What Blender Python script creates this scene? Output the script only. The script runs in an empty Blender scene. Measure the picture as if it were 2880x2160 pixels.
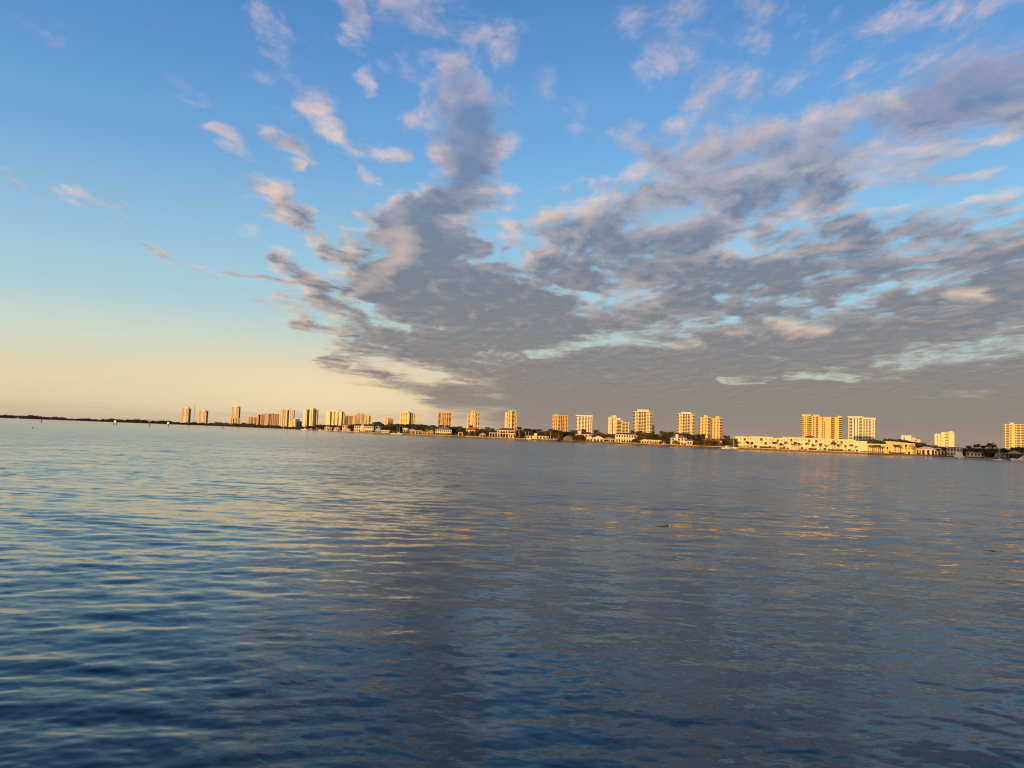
import bpy, bmesh, math, random
from mathutils import Vector, Matrix
import numpy as np

SC = bpy.context.scene
COL = SC.collection
R = math.radians

# ------------------------------------------------------------------ camera
CAM_H = 3.0
FPX, IMW, IMH = 2160.0, 2880.0, 2160.0          # focal length and frame, in photo pixels
PITCH, ROLL = math.atan(147.2 / 2160.0), math.atan(0.0375)
_F = Vector((0, math.cos(PITCH), math.sin(PITCH)))
_U0 = Vector((0, -math.sin(PITCH), math.cos(PITCH)))
_R0 = Vector((1, 0, 0))
_R = _R0 * math.cos(ROLL) + _U0 * math.sin(ROLL)
_U = _U0 * math.cos(ROLL) - _R0 * math.sin(ROLL)
cam_data = bpy.data.cameras.new('camera')
cam_data.sensor_fit = 'HORIZONTAL'
cam_data.sensor_width = 36.0
cam_data.lens = 36.0 * FPX / IMW
cam_data.clip_start = 0.1
cam_data.clip_end = 60000.0
cam = bpy.data.objects.new('camera', cam_data)
M = Matrix((( _R.x, _U.x, -_F.x), (_R.y, _U.y, -_F.y), (_R.z, _U.z, -_F.z))).to_4x4()
M.translation = Vector((0, 0, CAM_H))
cam.matrix_world = M
COL.objects.link(cam)
SC.camera = cam
SC.view_settings.view_transform = 'Standard'
SC.view_settings.look = 'None'
SC.view_settings.exposure = 0.0
SC.view_settings.gamma = 1.0
SC.render.engine = 'CYCLES'
SC.cycles.pixel_filter_type = 'BLACKMAN_HARRIS'
SC.cycles.filter_width = 1.15
SC.cycles.max_bounces = 5
SC.cycles.glossy_bounces = 3
SC.cycles.diffuse_bounces = 2
SC.cycles.transparent_max_bounces = 6


def ray(px, py):
    """Direction in the world of a point of the photograph."""
    return (_F * FPX + _R * (px - IMW / 2) - _U * (py - IMH / 2)).normalized()


def lin(r, g, b):
    def f(c):
        c /= 255.0
        return c / 12.92 if c <= 0.04045 else ((c + 0.055) / 1.055) ** 2.4
    return (f(r), f(g), f(b), 1.0)


# ------------------------------------------------------------------ sun and sky
SUN_AZ, SUN_EL = R(216.0), R(3.8)               # compass angle from +Y, clockwise: behind the viewer, to the left
SUN_DIR = Vector((math.sin(SUN_AZ) * math.cos(SUN_EL), math.cos(SUN_AZ) * math.cos(SUN_EL), math.sin(SUN_EL)))
sun_data = bpy.data.lights.new('sun', 'SUN')
sun_data.energy = 4.1
sun_data.angle = R(0.5)
sun_data.color = (1.0, 0.585, 0.17)
sun = bpy.data.objects.new('sun', sun_data)
sun.rotation_euler = SUN_DIR.to_track_quat('Z', 'Y').to_euler()
COL.objects.link(sun)

world = bpy.data.worlds.new('World')
SC.world = world
world.use_nodes = True
WT = world.node_tree
WT.nodes.clear()


class Net:
    """Small helper for writing node trees as expressions."""
    def __init__(self, tree):
        self.t = tree

    def put(self, sock, v):
        if isinstance(v, bpy.types.NodeSocket):
            self.t.links.new(v, sock)
        else:
            sock.default_value = v

    def m(self, op, a, b=0.0, c=None, clamp=False):
        n = self.t.nodes.new('ShaderNodeMath')
        n.operation = op
        n.use_clamp = clamp
        self.put(n.inputs[0], a)
        self.put(n.inputs[1], b)
        if c is not None:
            self.put(n.inputs[2], c)
        return n.outputs[0]

    def v(self, op, a, b=(0, 0, 0), scale=None):
        n = self.t.nodes.new('ShaderNodeVectorMath')
        n.operation = op
        self.put(n.inputs[0], a)
        if op == 'SCALE':
            self.put(n.inputs['Scale'], scale)
        else:
            self.put(n.inputs[1], b)
        return n.outputs['Value'] if op in ('DOT_PRODUCT', 'LENGTH', 'DISTANCE') else n.outputs['Vector']

    def madd(self, a, b, c):
        n = self.t.nodes.new('ShaderNodeVectorMath')
        n.operation = 'MULTIPLY_ADD'
        for i, s in enumerate((a, b, c)):
            self.put(n.inputs[i], s)
        return n.outputs[0]

    def xyz(self, x, y, z=0.0):
        n = self.t.nodes.new('ShaderNodeCombineXYZ')
        for i, s in enumerate((x, y, z)):
            self.put(n.inputs[i], s)
        return n.outputs[0]

    def sep(self, vec):
        n = self.t.nodes.new('ShaderNodeSeparateXYZ')
        self.put(n.inputs[0], vec)
        return n.outputs

    def smooth(self, v, a, b, lo=0.0, hi=1.0, kind='SMOOTHSTEP'):
        n = self.t.nodes.new('ShaderNodeMapRange')
        n.interpolation_type = kind
        self.put(n.inputs['Value'], v)
        for k, x in zip(('From Min', 'From Max', 'To Min', 'To Max'), (a, b, lo, hi)):
            self.put(n.inputs[k], x)
        return n.outputs['Result']

    def noise(self, vec, scale, detail=4.0, rough=0.5, dist=0.0, lac=2.0, out='Fac', dims='3D', w=0.0):
        n = self.t.nodes.new('ShaderNodeTexNoise')
        n.noise_dimensions = dims
        self.put(n.inputs['Vector'], vec)
        for k, x in (('Scale', scale), ('Detail', detail), ('Roughness', rough), ('Distortion', dist), ('Lacunarity', lac)):
            self.put(n.inputs[k], x)
        return n.outputs[out]

    def ramp(self, fac, stops, interp='EASE'):
        n = self.t.nodes.new('ShaderNodeValToRGB')
        n.color_ramp.interpolation = interp
        e = n.color_ramp.elements
        while len(e) < len(stops):
            e.new(0.5)
        for el, (p, c) in zip(e, stops):
            el.position = p
        for el, (p, c) in zip(e, stops):
            el.position = p
            el.color = c
        self.put(n.inputs[0], fac)
        return n.outputs[0]

    def mix(self, f, a, b, blend='MIX'):
        n = self.t.nodes.new('ShaderNodeMix')
        n.data_type = 'RGBA'
        n.blend_type = blend
        self.put(n.inputs['Factor'], f)
        self.put(n.inputs[6], a)
        self.put(n.inputs[7], b)
        return n.outputs[2]


W = Net(WT)
_tc = WT.nodes.new('ShaderNodeTexCoord')
D = W.v('NORMALIZE', _tc.outputs['Generated'])
dx, dy, dz = W.sep(D)[0:3]
AZ = W.m('ARCTAN2', dx, dy)
EL = W.m('ARCSINE', dz)
C2 = W.xyz(AZ, EL, 0.0)                          # azimuth and elevation, radians

# clear sky: Nishita, brought to the evening colours of this sky by elevation
sky = WT.nodes.new('ShaderNodeTexSky')
sky.sky_type = 'NISHITA'
sky.sun_disc = False
sky.sun_elevation = SUN_EL
sky.sun_rotation = SUN_AZ
sky.air_density = 1.0
sky.dust_density = 1.5
sky.ozone_density = 2.0
def deg(d):
    return d / 90.0
elf = W.m('DIVIDE', EL, math.pi / 2, clamp=True)
SKY_L = [(deg(0), (203, 180, 157)), (deg(1.3), (228, 207, 168)), (deg(3.0), (233, 217, 182)), (deg(5.5), (215, 222, 202)),
         (deg(8.5), (182, 213, 219)), (deg(13), (152, 198, 226)), (deg(19), (117, 171, 221)), (deg(27), (90, 145, 206)),
         (deg(36), (62, 116, 176)), (deg(90), (34, 70, 130))]
SKY_R = [(deg(0), (170, 150, 130)), (deg(1.3), (186, 166, 142)), (deg(3.0), (205, 200, 172)), (deg(6.0), (190, 210, 205)),
         (deg(9.5), (170, 212, 230)), (deg(15), (150, 204, 240)), (deg(21), (118, 178, 233)), (deg(28), (95, 153, 215)),
         (deg(36), (66, 120, 182)), (deg(90), (34, 70, 130))]
rl = W.ramp(elf, [(p, lin(*c)) for p, c in SKY_L], 'LINEAR')
rr = W.ramp(elf, [(p, lin(*c)) for p, c in SKY_R], 'LINEAR')
lr = W.smooth(AZ, -0.55, 0.35)
clear = W.mix(lr, rl, rr)
# the brighter yellow patch low in the sky left of the middle
gx = W.m('DIVIDE', W.m('ADD', AZ, 0.23), 0.21)
gy = W.m('DIVIDE', W.m('SUBTRACT', EL, 0.045), 0.045)
gg = W.m('POWER', 2.718, W.m('MULTIPLY', W.m('ADD', W.m('MULTIPLY', gx, gx), W.m('MULTIPLY', gy, gy)), -1.0))
clear = W.mix(W.m('MULTIPLY', gg, 0.8), clear, lin(253, 226, 180))
# warm glow on the side of the sun (behind the viewer)
sd = W.v('DOT_PRODUCT', D, tuple(SUN_DIR))
clear = W.mix(W.smooth(sd, 0.2, 1.0), clear, (1.25, 0.75, 0.35, 1.0))
nis = W.v('SCALE', sky.outputs[0], scale=0.10)
clear = W.mix(0.08, clear, nis)

# ---------------- clouds: strokes say where a cloud lies (azimuth, elevation), noise on a level sheet makes its body
SV = 2880.0 / 2212.0
def ae(x, y):
    d = ray(x * SV, y * SV)
    return (math.atan2(d.x, d.y), math.asin(d.z), 0.0)
PXR = SV / FPX
STROKES = [  # x0, y0, x1, y1, radius, weight
    # the dark deck
    (1180, 850, 2400, 850, 130, 1.25), (780, 722, 1200, 800, 62, 0.95), (650, 703, 760, 727, 20, 0.70), (715, 780, 960, 850, 20, 0.72), (960, 850, 1250, 880, 40, 0.95),
    (880, 600, 1180, 700, 112, 1.28), (890, 490, 965, 560, 58, 1.25), (1180, 610, 1500, 520, 88, 0.90),
    (1500, 640, 2300, 590, 100, 0.98), (1250, 720, 2300, 690, 82, 0.90), (1750, 510, 2300, 550, 52, 0.78),
    (1220, 520, 1560, 390, 68, 0.78), (1440, 350, 1850, 270, 80, 0.76), (1450, 430, 1760, 390, 58, 0.74),
    (1830, 265, 2080, 205, 55, 0.70), (2050, 195, 2300, 110, 78, 0.84),
    (1970, 405, 2160, 400, 28, 0.52), (1650, 500, 2300, 482, 46, 0.82), (1500, 470, 1850, 385, 56, 0.70), (1850, 300, 2000, 330, 40, 0.42), (1760, 310, 2000, 235, 58, 0.64), (1990, 245, 2230, 170, 52, 0.66), (2150, 540, 2300, 520, 50, 0.75), (1050, 505, 1250, 510, 22, 0.5),
    # the upright column
    (980, 185, 1010, 300, 56, 0.74), (1000, 290, 1005, 410, 74, 1.0), (990, 410, 930, 458, 46, 0.92), (1040, 280, 1050, 390, 36, 0.7), (880, 255, 990, 245, 22, 0.42), (940, 320, 960, 410, 30, 0.46),
    (950, 60, 985, 215, 56, 0.44), (880, 30, 1000, 110, 85, 0.42), (845, 12, 920, 20, 30, 0.52), (820, 115, 900, 130, 42, 0.48), (930, 10, 1000, 60, 45, 0.40),
    (735, 20, 745, 110, 30, 0.46), (770, 165, 800, 195, 16, 0.40),
    # wisps to its left
    (560, 40, 690, 180, 48, 0.40), (650, 225, 760, 275, 26, 0.50), (750, 275, 850, 318, 20, 0.56), (750, 340, 770, 385, 22, 0.48), (595, 285, 680, 312, 20, 0.42), (620, 345, 650, 350, 12, 0.36),
    (485, 280, 540, 340, 20, 0.34), (545, 395, 620, 420, 22, 0.40), (610, 430, 665, 462, 24, 0.54), (625, 490, 700, 530, 16, 0.50), (690, 530, 840, 590, 20, 0.66), (575, 548, 690, 605, 16, 0.64), (870, 560, 780, 570, 18, 0.44),
    (325, 535, 490, 602, 9, 0.44), (490, 583, 620, 607, 8, 0.44), (490, 622, 605, 668, 8, 0.38), (600, 640, 670, 668, 20, 0.46),
    (690, 640, 770, 690, 38, 0.68), (740, 500, 745, 480, 15, 0.42), (770, 590, 800, 640, 28, 0.55),
    (40, 385, 240, 450, 30, 0.27), (350, 0, 390, 40, 24, 0.26), (40, 30, 150, 80, 24, 0.22), (340, 160, 500, 240, 22, 0.22),
    (480, 480, 540, 490, 18, 0.25), (90, 884, 250, 886, 7, 0.36), (240, 897, 900, 897, 9, 0.36), (1400, 905, 1000, 900, 14, 0.35),
    # thin pink veil, upper right
    (1380, 110, 1700, 30, 80, 0.34), (1500, 220, 1850, 130, 75, 0.46), (1880, 60, 2030, 20, 34, 0.50), (2080, 10, 2200, 0, 24, 0.40),
    (1370, 270, 1560, 240, 28, 0.42), (1200, 215, 1260, 265, 40, 0.20), (1850, 150, 1750, 220, 50, 0.36), (1420, 170, 1480, 175, 18, 0.32), (1520, 190, 1600, 175, 18, 0.36), (1950, 150, 2150, 60, 60, 0.42),
]
GAPS = [  # openings in the deck
    (1150, 768, 1300, 740, 9, 0.62), (1300, 740, 1560, 690, 14, 0.50), (1560, 822, 1665, 823, 6, 0.95), (1690, 815, 1850, 812, 7, 0.9), (1795, 803, 1840, 795, 6, 0.8),
    (1860, 800, 2230, 748, 17, 0.62), (1900, 440, 2212, 430, 22, 0.30), (1620, 520, 1760, 475, 20, 0.42), (1045, 530, 1052, 575, 11, 0.6), (1060, 590, 1190, 620, 8, 0.5), (1290, 650, 1180, 620, 8, 0.5),
    (1980, 605, 2100, 585, 13, 0.65), (1830, 655, 1960, 615, 9, 0.5), (760, 795, 960, 808, 5, 0.45), (1080, 560, 1160, 580, 12, 0.4),
    (1550, 650, 1750, 640, 9, 0.45), (1620, 620, 1500, 600, 10, 0.3), (1980, 862, 2150, 857, 4, 0.5), (790, 690, 880, 715, 7, 0.5), (785, 640, 800, 700, 9, 0.5),
]
LIT = [  # parts of the cloud turned to the sun
    (1690, 700, 1800, 706, 10, 0.8), (1500, 735, 1440, 745, 7, 0.5), (2075, 632, 2145, 630, 13, 1.0), (1970, 610, 2020, 606, 8, 0.6), (1650, 690, 1700, 695, 9, 0.6), (1570, 718, 1610, 715, 6, 0.5),
    (1400, 470, 1560, 380, 30, 0.35), (1500, 330, 1830, 240, 40, 0.30), (830, 560, 880, 520, 32, 0.6), (800, 610, 850, 580, 22, 0.45), (870, 470, 880, 480, 24, 0.4), (660, 235, 830, 300, 18, 0.6),
    (1880, 50, 2010, 20, 22, 0.4), (850, 10, 900, 18, 22, 0.6), (1400, 372, 1480, 350, 20, 0.4), (1190, 480, 1320, 440, 20, 0.45),
]
# bend the coordinates a little so that no stroke has a smooth outline
den = W.m('ADD', W.m('MAXIMUM', dz, 0.0), 0.055)
SH = W.xyz(W.m('DIVIDE', dx, den), W.m('DIVIDE', dy, den), 0.0)          # the level sheet the clouds lie in
bendn = W.noise(SH, 1.3, 6.0, 0.6, out='Color')
bend = W.v('MULTIPLY', W.v('SUBTRACT', bendn, (0.5, 0.5, 0.5)), (0.20, 0.085, 0.0))
bscale = W.smooth(EL, 0.0, 0.32, 0.25, 1.0, 'LINEAR')
CB = W.v('ADD', C2, W.v('SCALE', bend, scale=bscale))


def strokes(items, comb, soft=2.15, prev=None):
    tot = None
    for (x0, y0, x1, y1, r, w) in items:
        a, b = Vector(ae(x0, y0)), Vector(ae(x1, y1))
        ba = b - a
        l2 = max(ba.dot(ba), 1e-9)
        # the tiny lift by the running total makes the strokes evaluate one after another (the shader has few registers)
        src = CB if prev is None else W.madd(prev, (0.0, 0.0, 1e-6), CB)
        pa = W.v('SUBTRACT', src, tuple(a))
        h = W.m('MULTIPLY', W.v('DOT_PRODUCT', pa, tuple(ba / l2)), 1.0, clamp=True)
        d = W.v('LENGTH', W.v('SUBTRACT', pa, W.v('SCALE', tuple(ba), scale=h)))
        s = W.smooth(d, 0.0, r * PXR * soft, w, 0.0)
        tot = s if tot is None else W.m(comb, tot, s)
        prev = tot
    return tot


cov = strokes(STROKES, 'MAXIMUM')
gap = strokes(GAPS, 'MAXIMUM', 2.6, cov)
lit = strokes(LIT, 'MAXIMUM', 2.0, gap)

warp = W.v('SCALE', W.v('SUBTRACT', W.noise(SH, 1.7, 2.0, 0.5, out='Color'), (0.5, 0.5, 0.5)), scale=0.24)
SHW = W.v('ADD', SH, warp)
ST = W.v('MULTIPLY', SHW, (1.0, 0.60, 1.0))


def body(off):
    p = W.v('ADD', ST, off)
    a = W.noise(p, 1.5, 9.0, 0.66)
    b = W.noise(W.v('MULTIPLY', p, (1.35, 1.25, 1.0)), 5.5, 6.0, 0.68)
    vo = WT.nodes.new('ShaderNodeTexVoronoi')        # rippled cloudlets
    vo.feature = 'SMOOTH_F1'
    vo.voronoi_dimensions = '2D'
    W.put(vo.inputs['Vector'], W.v('ADD', p, W.v('SCALE', W.noise(p, 9.0, 3.0, 0.6, out='Color'), scale=0.10)))
    vo.inputs['Scale'].default_value = 9.0
    vo.inputs['Smoothness'].default_value = 0.6
    c = W.m('ADD', W.m('MULTIPLY', W.m('SUBTRACT', 0.45, vo.outputs['Distance']), W.smooth(EL, 0.06, 0.24, 0.35, 1.15)), 0.52)
    return W.m('ADD', W.m('ADD', W.m('MULTIPLY', a, 0.48), W.m('MULTIPLY', b, 0.40)), W.m('MULTIPLY', c, 0.12))


n0 = body((0.0, 0.0, 0.0))
n1 = body((-0.07, -0.045, 0.0))                   # a step towards the sun
low = W.smooth(EL, 0.015, 0.09, 0.10, 1.0)
nn = W.m('MULTIPLY', W.m('SUBTRACT', n0, 0.5), low)
rows = W.noise(W.xyz(W.m('MULTIPLY', AZ, 5.0), W.m('MULTIPLY', EL, 75.0), 3.0), 1.0, 4.0, 0.6)       # receding rows low over the horizon
rows = W.m('MULTIPLY', W.m('SUBTRACT', rows, 0.5), W.smooth(EL, 0.02, 0.16, 1.5, 0.0))
raw = W.m('ADD', W.m('MULTIPLY', cov, 1.35), W.m('ADD', W.m('MULTIPLY', nn, 5.6), rows))
raw = W.m('SUBTRACT', raw, W.m('MULTIPLY', gap, 1.1))
raw = W.m('ADD', raw, -0.16)
dens = W.smooth(raw, 0.25, 1.45)
alpha = W.smooth(raw, 0.0, 1.02)
alpha = W.m('MULTIPLY', alpha, W.smooth(cov, 0.0, 0.30))
emb = W.m('MULTIPLY', W.m('MULTIPLY', W.m('SUBTRACT', n0, n1), low), 4.2)
core = W.smooth(cov, 0.45, 1.0, 1.0, 0.30)
bright = W.m('ADD', W.m('SUBTRACT', 0.62, W.m('MULTIPLY', dens, 0.64)), emb)
bright = W.m('ADD', W.m('MULTIPLY', bright, core), W.m('MULTIPLY', lit, 0.62))
bright = W.m('MULTIPLY', bright, 1.0, clamp=True)
DARK = [(deg(0), (156, 139, 124)), (deg(2.5), (140, 132, 125)), (deg(6), (130, 128, 130)), (deg(11), (122, 127, 138)), (deg(17), (116, 133, 160)),
        (deg(25), (110, 140, 184)), (deg(40), (95, 125, 175)), (deg(90), (60, 90, 140))]
LIGHT = [(deg(0), (190, 165, 140)), (deg(3), (222, 196, 160)), (deg(7), (240, 212, 186)), (deg(13), (238, 212, 194)), (deg(20), (224, 204, 199)),
         (deg(28), (214, 196, 202)), (deg(90), (150, 150, 170))]
cd = W.ramp(elf, [(p, lin(*c)) for p, c in DARK], 'LINEAR')
cl = W.ramp(elf, [(p, lin(*c)) for p, c in LIGHT], 'LINEAR')
ccol = W.mix(bright, cd, cl)
final = W.mix(W.m('MULTIPLY', alpha, 0.96), clear, ccol)
bg = WT.nodes.new('ShaderNodeBackground')
W.put(bg.inputs['Color'], W.v('SCALE', final, scale=10.0))
bg.inputs['Strength'].default_value = 0.1
wo = WT.nodes.new('ShaderNodeOutputWorld')
WT.links.new(bg.outputs[0], wo.inputs[0])
world.cycles.sampling_method = 'MANUAL'
world.cycles.sample_map_resolution = 512

# ------------------------------------------------------------------ helpers
def hor(px):
    return 1173.3 + 0.0375 * px


def at(px, py, Y):
    """Point of the world seen at a point of the photograph, at depth Y."""
    d = ray(px, py)
    k = Y / d.y
    return Vector((d.x * k, Y, CAM_H + d.z * k))


def mat(name, col, rough=0.8, var=0.12, scale=0.25, spec=0.3, metal=0.0):
    m = bpy.data.materials.new(name)
    m.use_nodes = True
    nt = m.node_tree
    b = nt.nodes['Principled BSDF']
    b.inputs['Roughness'].default_value = rough
    b.inputs['Specular IOR Level'].default_value = spec
    b.inputs['Metallic'].default_value = metal
    if var:
        n = Net(nt)
        tc = nt.nodes.new('ShaderNodeTexCoord')
        oi = nt.nodes.new('ShaderNodeObjectInfo')
        f = n.noise(n.v('ADD', tc.outputs['Object'], oi.outputs['Location']), scale, 5.0, 0.6)
        f = n.smooth(f, 0.3, 0.7)
        lo = tuple(c * (1 - var) for c in col) + (1,)
        hi = tuple(min(1, c * (1 + var)) for c in col) + (1,)
        c = n.mix(f, lo, hi)
        if 'leaf' in name or 'frond' in name:          # no two plants are quite the same green
            c = n.v('MULTIPLY', c, n.ramp(oi.outputs['Random'], [(0.0, (0.7, 0.75, 0.8, 1)), (0.6, (1, 1, 1, 1)), (1.0, (1.7, 1.4, 1.1, 1))], 'LINEAR'))
        n.put(b.inputs['Base Color'], c)
    else:
        b.inputs['Base Color'].default_value = tuple(col) + (1,)
    return m


MAT = {
    'cream': mat('cream_stucco', (0.78, 0.68, 0.50)),
    'yellow': mat('yellow_stucco', (0.78, 0.62, 0.34)),
    'gold': mat('gold_stucco', (0.76, 0.56, 0.27)),
    'white': mat('white_stucco', (0.76, 0.69, 0.56), var=0.06),
    'orange': mat('orange_stucco', (0.70, 0.48, 0.25)),
    'salmon': mat('salmon_stucco', (0.70, 0.48, 0.34)),
    'pink': mat('pink_stucco', (0.74, 0.58, 0.48)),
    'brown': mat('brown_cladding', (0.32, 0.20, 0.12)),
    'bluegrey': mat('bluegrey_wall_and_shade', (0.30, 0.32, 0.36)),  # true blue-grey walls, and shade coloured into tower sides
    'glass': mat('window_glass', (0.035, 0.035, 0.04), 0.4, 0, spec=0.15),
    'bronze': mat('bronze_glass', (0.045, 0.024, 0.012), 0.4, 0, spec=0.15),
    'slate': mat('slate_glass', (0.05, 0.065, 0.085), 0.4, 0, spec=0.15),
    'rail': mat('balcony_slab', (0.70, 0.58, 0.42), var=0.05),
    'tile_brown': mat('brown_roof_tile', (0.16, 0.095, 0.065), var=0.25, scale=0.8),
    'tile_red': mat('red_roof_tile', (0.50, 0.11, 0.04), var=0.15, scale=0.8),
    'tile_dark': mat('dark_red_roof_tile', (0.13, 0.05, 0.045), var=0.2, scale=0.8),
    'tile_grey': mat('grey_roof_tile', (0.22, 0.22, 0.23), var=0.2, scale=0.8),
    'tile_blue': mat('bluegrey_roof', (0.17, 0.20, 0.22), var=0.2, scale=0.8),
    'tile_purple': mat('faded_purple_roof', (0.22, 0.17, 0.18), var=0.2, scale=0.8),
    'tile_tan': mat('tan_roof', (0.42, 0.31, 0.22), var=0.15, scale=0.8),
    'tile_white': mat('white_roof', (0.70, 0.66, 0.60), var=0.08),
    'thatch': mat('thatch', (0.14, 0.11, 0.07), var=0.3, scale=1.5),
    'seawall': mat('stained_seawall', (0.20, 0.11, 0.06), var=0.35, scale=0.35),
    'cap': mat('concrete_cap', (0.52, 0.40, 0.28), var=0.15, scale=0.5),
    'sand': mat('sand', (0.46, 0.36, 0.25), var=0.15, scale=0.3),
    'soil': mat('lawn_ground', (0.075, 0.085, 0.035), var=0.4, scale=0.08),
    'hull': mat('white_gelcoat', (0.78, 0.77, 0.75), 0.3, 0.03, spec=0.5),
    'hullgrey': mat('grey_gelcoat', (0.34, 0.36, 0.38), 0.35, 0.05, spec=0.5),
    'blue': mat('blue_canvas', (0.04, 0.07, 0.16), 0.8, 0.1),
    'alu': mat('aluminium', (0.62, 0.62, 0.62), 0.35, 0, metal=0.6),
    'steel': mat('mast_steel', (0.28, 0.24, 0.22), 0.6, 0.1),
    'wood': mat('weathered_wood', (0.13, 0.085, 0.055), 0.9, 0.3, 1.0),
    'red': mat('red_daymark_paint', (0.62, 0.05, 0.03), 0.6, 0.05),
    'green': mat('dark_green_paint', (0.03, 0.07, 0.05), 0.6, 0.05),
    'trunk': mat('bark', (0.16, 0.12, 0.085), 0.9, 0.3, 1.2),
    'palmtrunk': mat('pale_palm_bark', (0.36, 0.27, 0.19), 0.9, 0.2, 1.2),
    'leaf': mat('leaf_green', (0.100, 0.090, 0.030), 0.7, 0.45, 0.35, 0.25),
    'leafdark': mat('leaf_dark_green', (0.055, 0.056, 0.023), 0.7, 0.45, 0.35, 0.25),
    'leafolive': mat('leaf_olive', (0.095, 0.066, 0.022), 0.7, 0.4, 0.35, 0.25),
    'palm': mat('palm_frond', (0.062, 0.055, 0.024), 0.6, 0.4, 0.5, 0.3),
    'hedge': mat('hedge_leaf', (0.055, 0.060, 0.020), 0.8, 0.45, 0.8, 0.2),
    'mangrove': mat('mangrove_leaf', (0.066, 0.052, 0.046), 0.9, 0.35, 0.05, 0.1),
}


class MB:
    """Collects faces; build() links them as ONE mesh object."""
    def __init__(self):
        self.v, self.f = [], []

    def quad(self, *p):
        i = len(self.v)
        self.v += [tuple(q) for q in p]
        self.f.append(tuple(range(i, i + len(p))))

    def box(self, x0, x1, y0, y1, z0, z1):
        i = len(self.v)
        self.v += [(x, y, z) for z in (z0, z1) for (x, y) in ((x0, y0), (x1, y0), (x1, y1), (x0, y1))]
        self.f += [(i, i + 3, i + 2, i + 1), (i + 4, i + 5, i + 6, i + 7)]
        self.f += [(i + a, i + (a + 1) % 4, i + 4 + (a + 1) % 4, i + 4 + a) for a in range(4)]

    def tube(self, pts, rads, n=7, cap=True):
        rings = []
        for k, (p, r) in enumerate(zip(pts, rads)):
            p = Vector(p)
            q = Vector(pts[min(k + 1, len(pts) - 1)]) - Vector(pts[max(k - 1, 0)])
            q.normalize()
            a = q.orthogonal().normalized()
            b = q.cross(a)
            i = len(self.v)
            self.v += [tuple(p + (a * math.cos(2 * math.pi * j / n) + b * math.sin(2 * math.pi * j / n)) * r) for j in range(n)]
            rings.append(i)
        for i, j in zip(rings, rings[1:]):
            self.f += [(i + k, i + (k + 1) % n, j + (k + 1) % n, j + k) for k in range(n)]
        if cap:
            self.f.append(tuple(range(rings[-1], rings[-1] + n)))
            self.f.append(tuple(reversed(range(rings[0], rings[0] + n))))

    def loft(self, sections, close=True):
        """Skin through cross-sections of equal length."""
        n = len(sections[0])
        base = []
        for s in sections:
            base.append(len(self.v))
            self.v += [tuple(p) for p in s]
        for i, j in zip(base, base[1:]):
            for k in range(n if close else n - 1):
                self.f.append((i + k, i + (k + 1) % n, j + (k + 1) % n, j + k))
        self.f.append(tuple(reversed(range(base[0], base[0] + n))))
        self.f.append(tuple(range(base[-1], base[-1] + n)))

    def mesh(self, name, material, smooth=False):
        me = bpy.data.meshes.new(name)
        me.from_pydata(self.v, [], self.f)
        me.materials.append(MAT[material] if isinstance(material, str) else material)
        me.validate()
        bm = bmesh.new()
        bm.from_mesh(me)
        bmesh.ops.recalc_face_normals(bm, faces=bm.faces)
        bm.to_mesh(me)
        bm.free()
        if smooth:
            me.polygons.foreach_set('use_smooth', [True] * len(me.polygons))
        return me

    def build(self, name, material, parent=None, smooth=False):
        return link(name, self.mesh(name, material, smooth), parent)


def link(name, me, parent=None, loc=(0, 0, 0)):
    o = bpy.data.objects.new(name, me)
    COL.objects.link(o)
    o.parent = parent
    o.location = loc
    return o


def tag(o, label, cat, group=None, kind=None):
    if label:
        o['label'] = label
    if cat:
        o['category'] = cat
    if group:
        o['group'] = group
    if kind:
        o['kind'] = kind
    return o


def thing(name, label, cat, loc, rz=0.0, group=None):
    o = link(name, None, None, loc)
    o.rotation_euler = (0, 0, rz)
    return tag(o, label, cat, group)


def copy_tree(o, parent=None):
    c = o.copy()
    COL.objects.link(c)
    c.parent = parent
    for ch in list(o.children):
        copy_tree(ch, c)
    return c


GROUND = 1.2
SHORE = [(-2600, 3200), (0, 3000), (600, 2900), (760, 2400), (835, 2000), (860, 1750), (900, 1430), (960, 1180), (1040, 1045), (1200, 930), (1360, 840), (1500, 760), (1660, 697),
         (1800, 630), (2000, 522), (2240, 490), (2480, 466), (2600, 448), (2720, 440), (2880, 430), (3300, 410), (4200, 380)]


def shore(px):
    for (a, ya), (b, yb) in zip(SHORE, SHORE[1:]):
        if px <= b:
            return ya + (yb - ya) * (px - a) / (b - a)
    return SHORE[-1][1]


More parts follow.
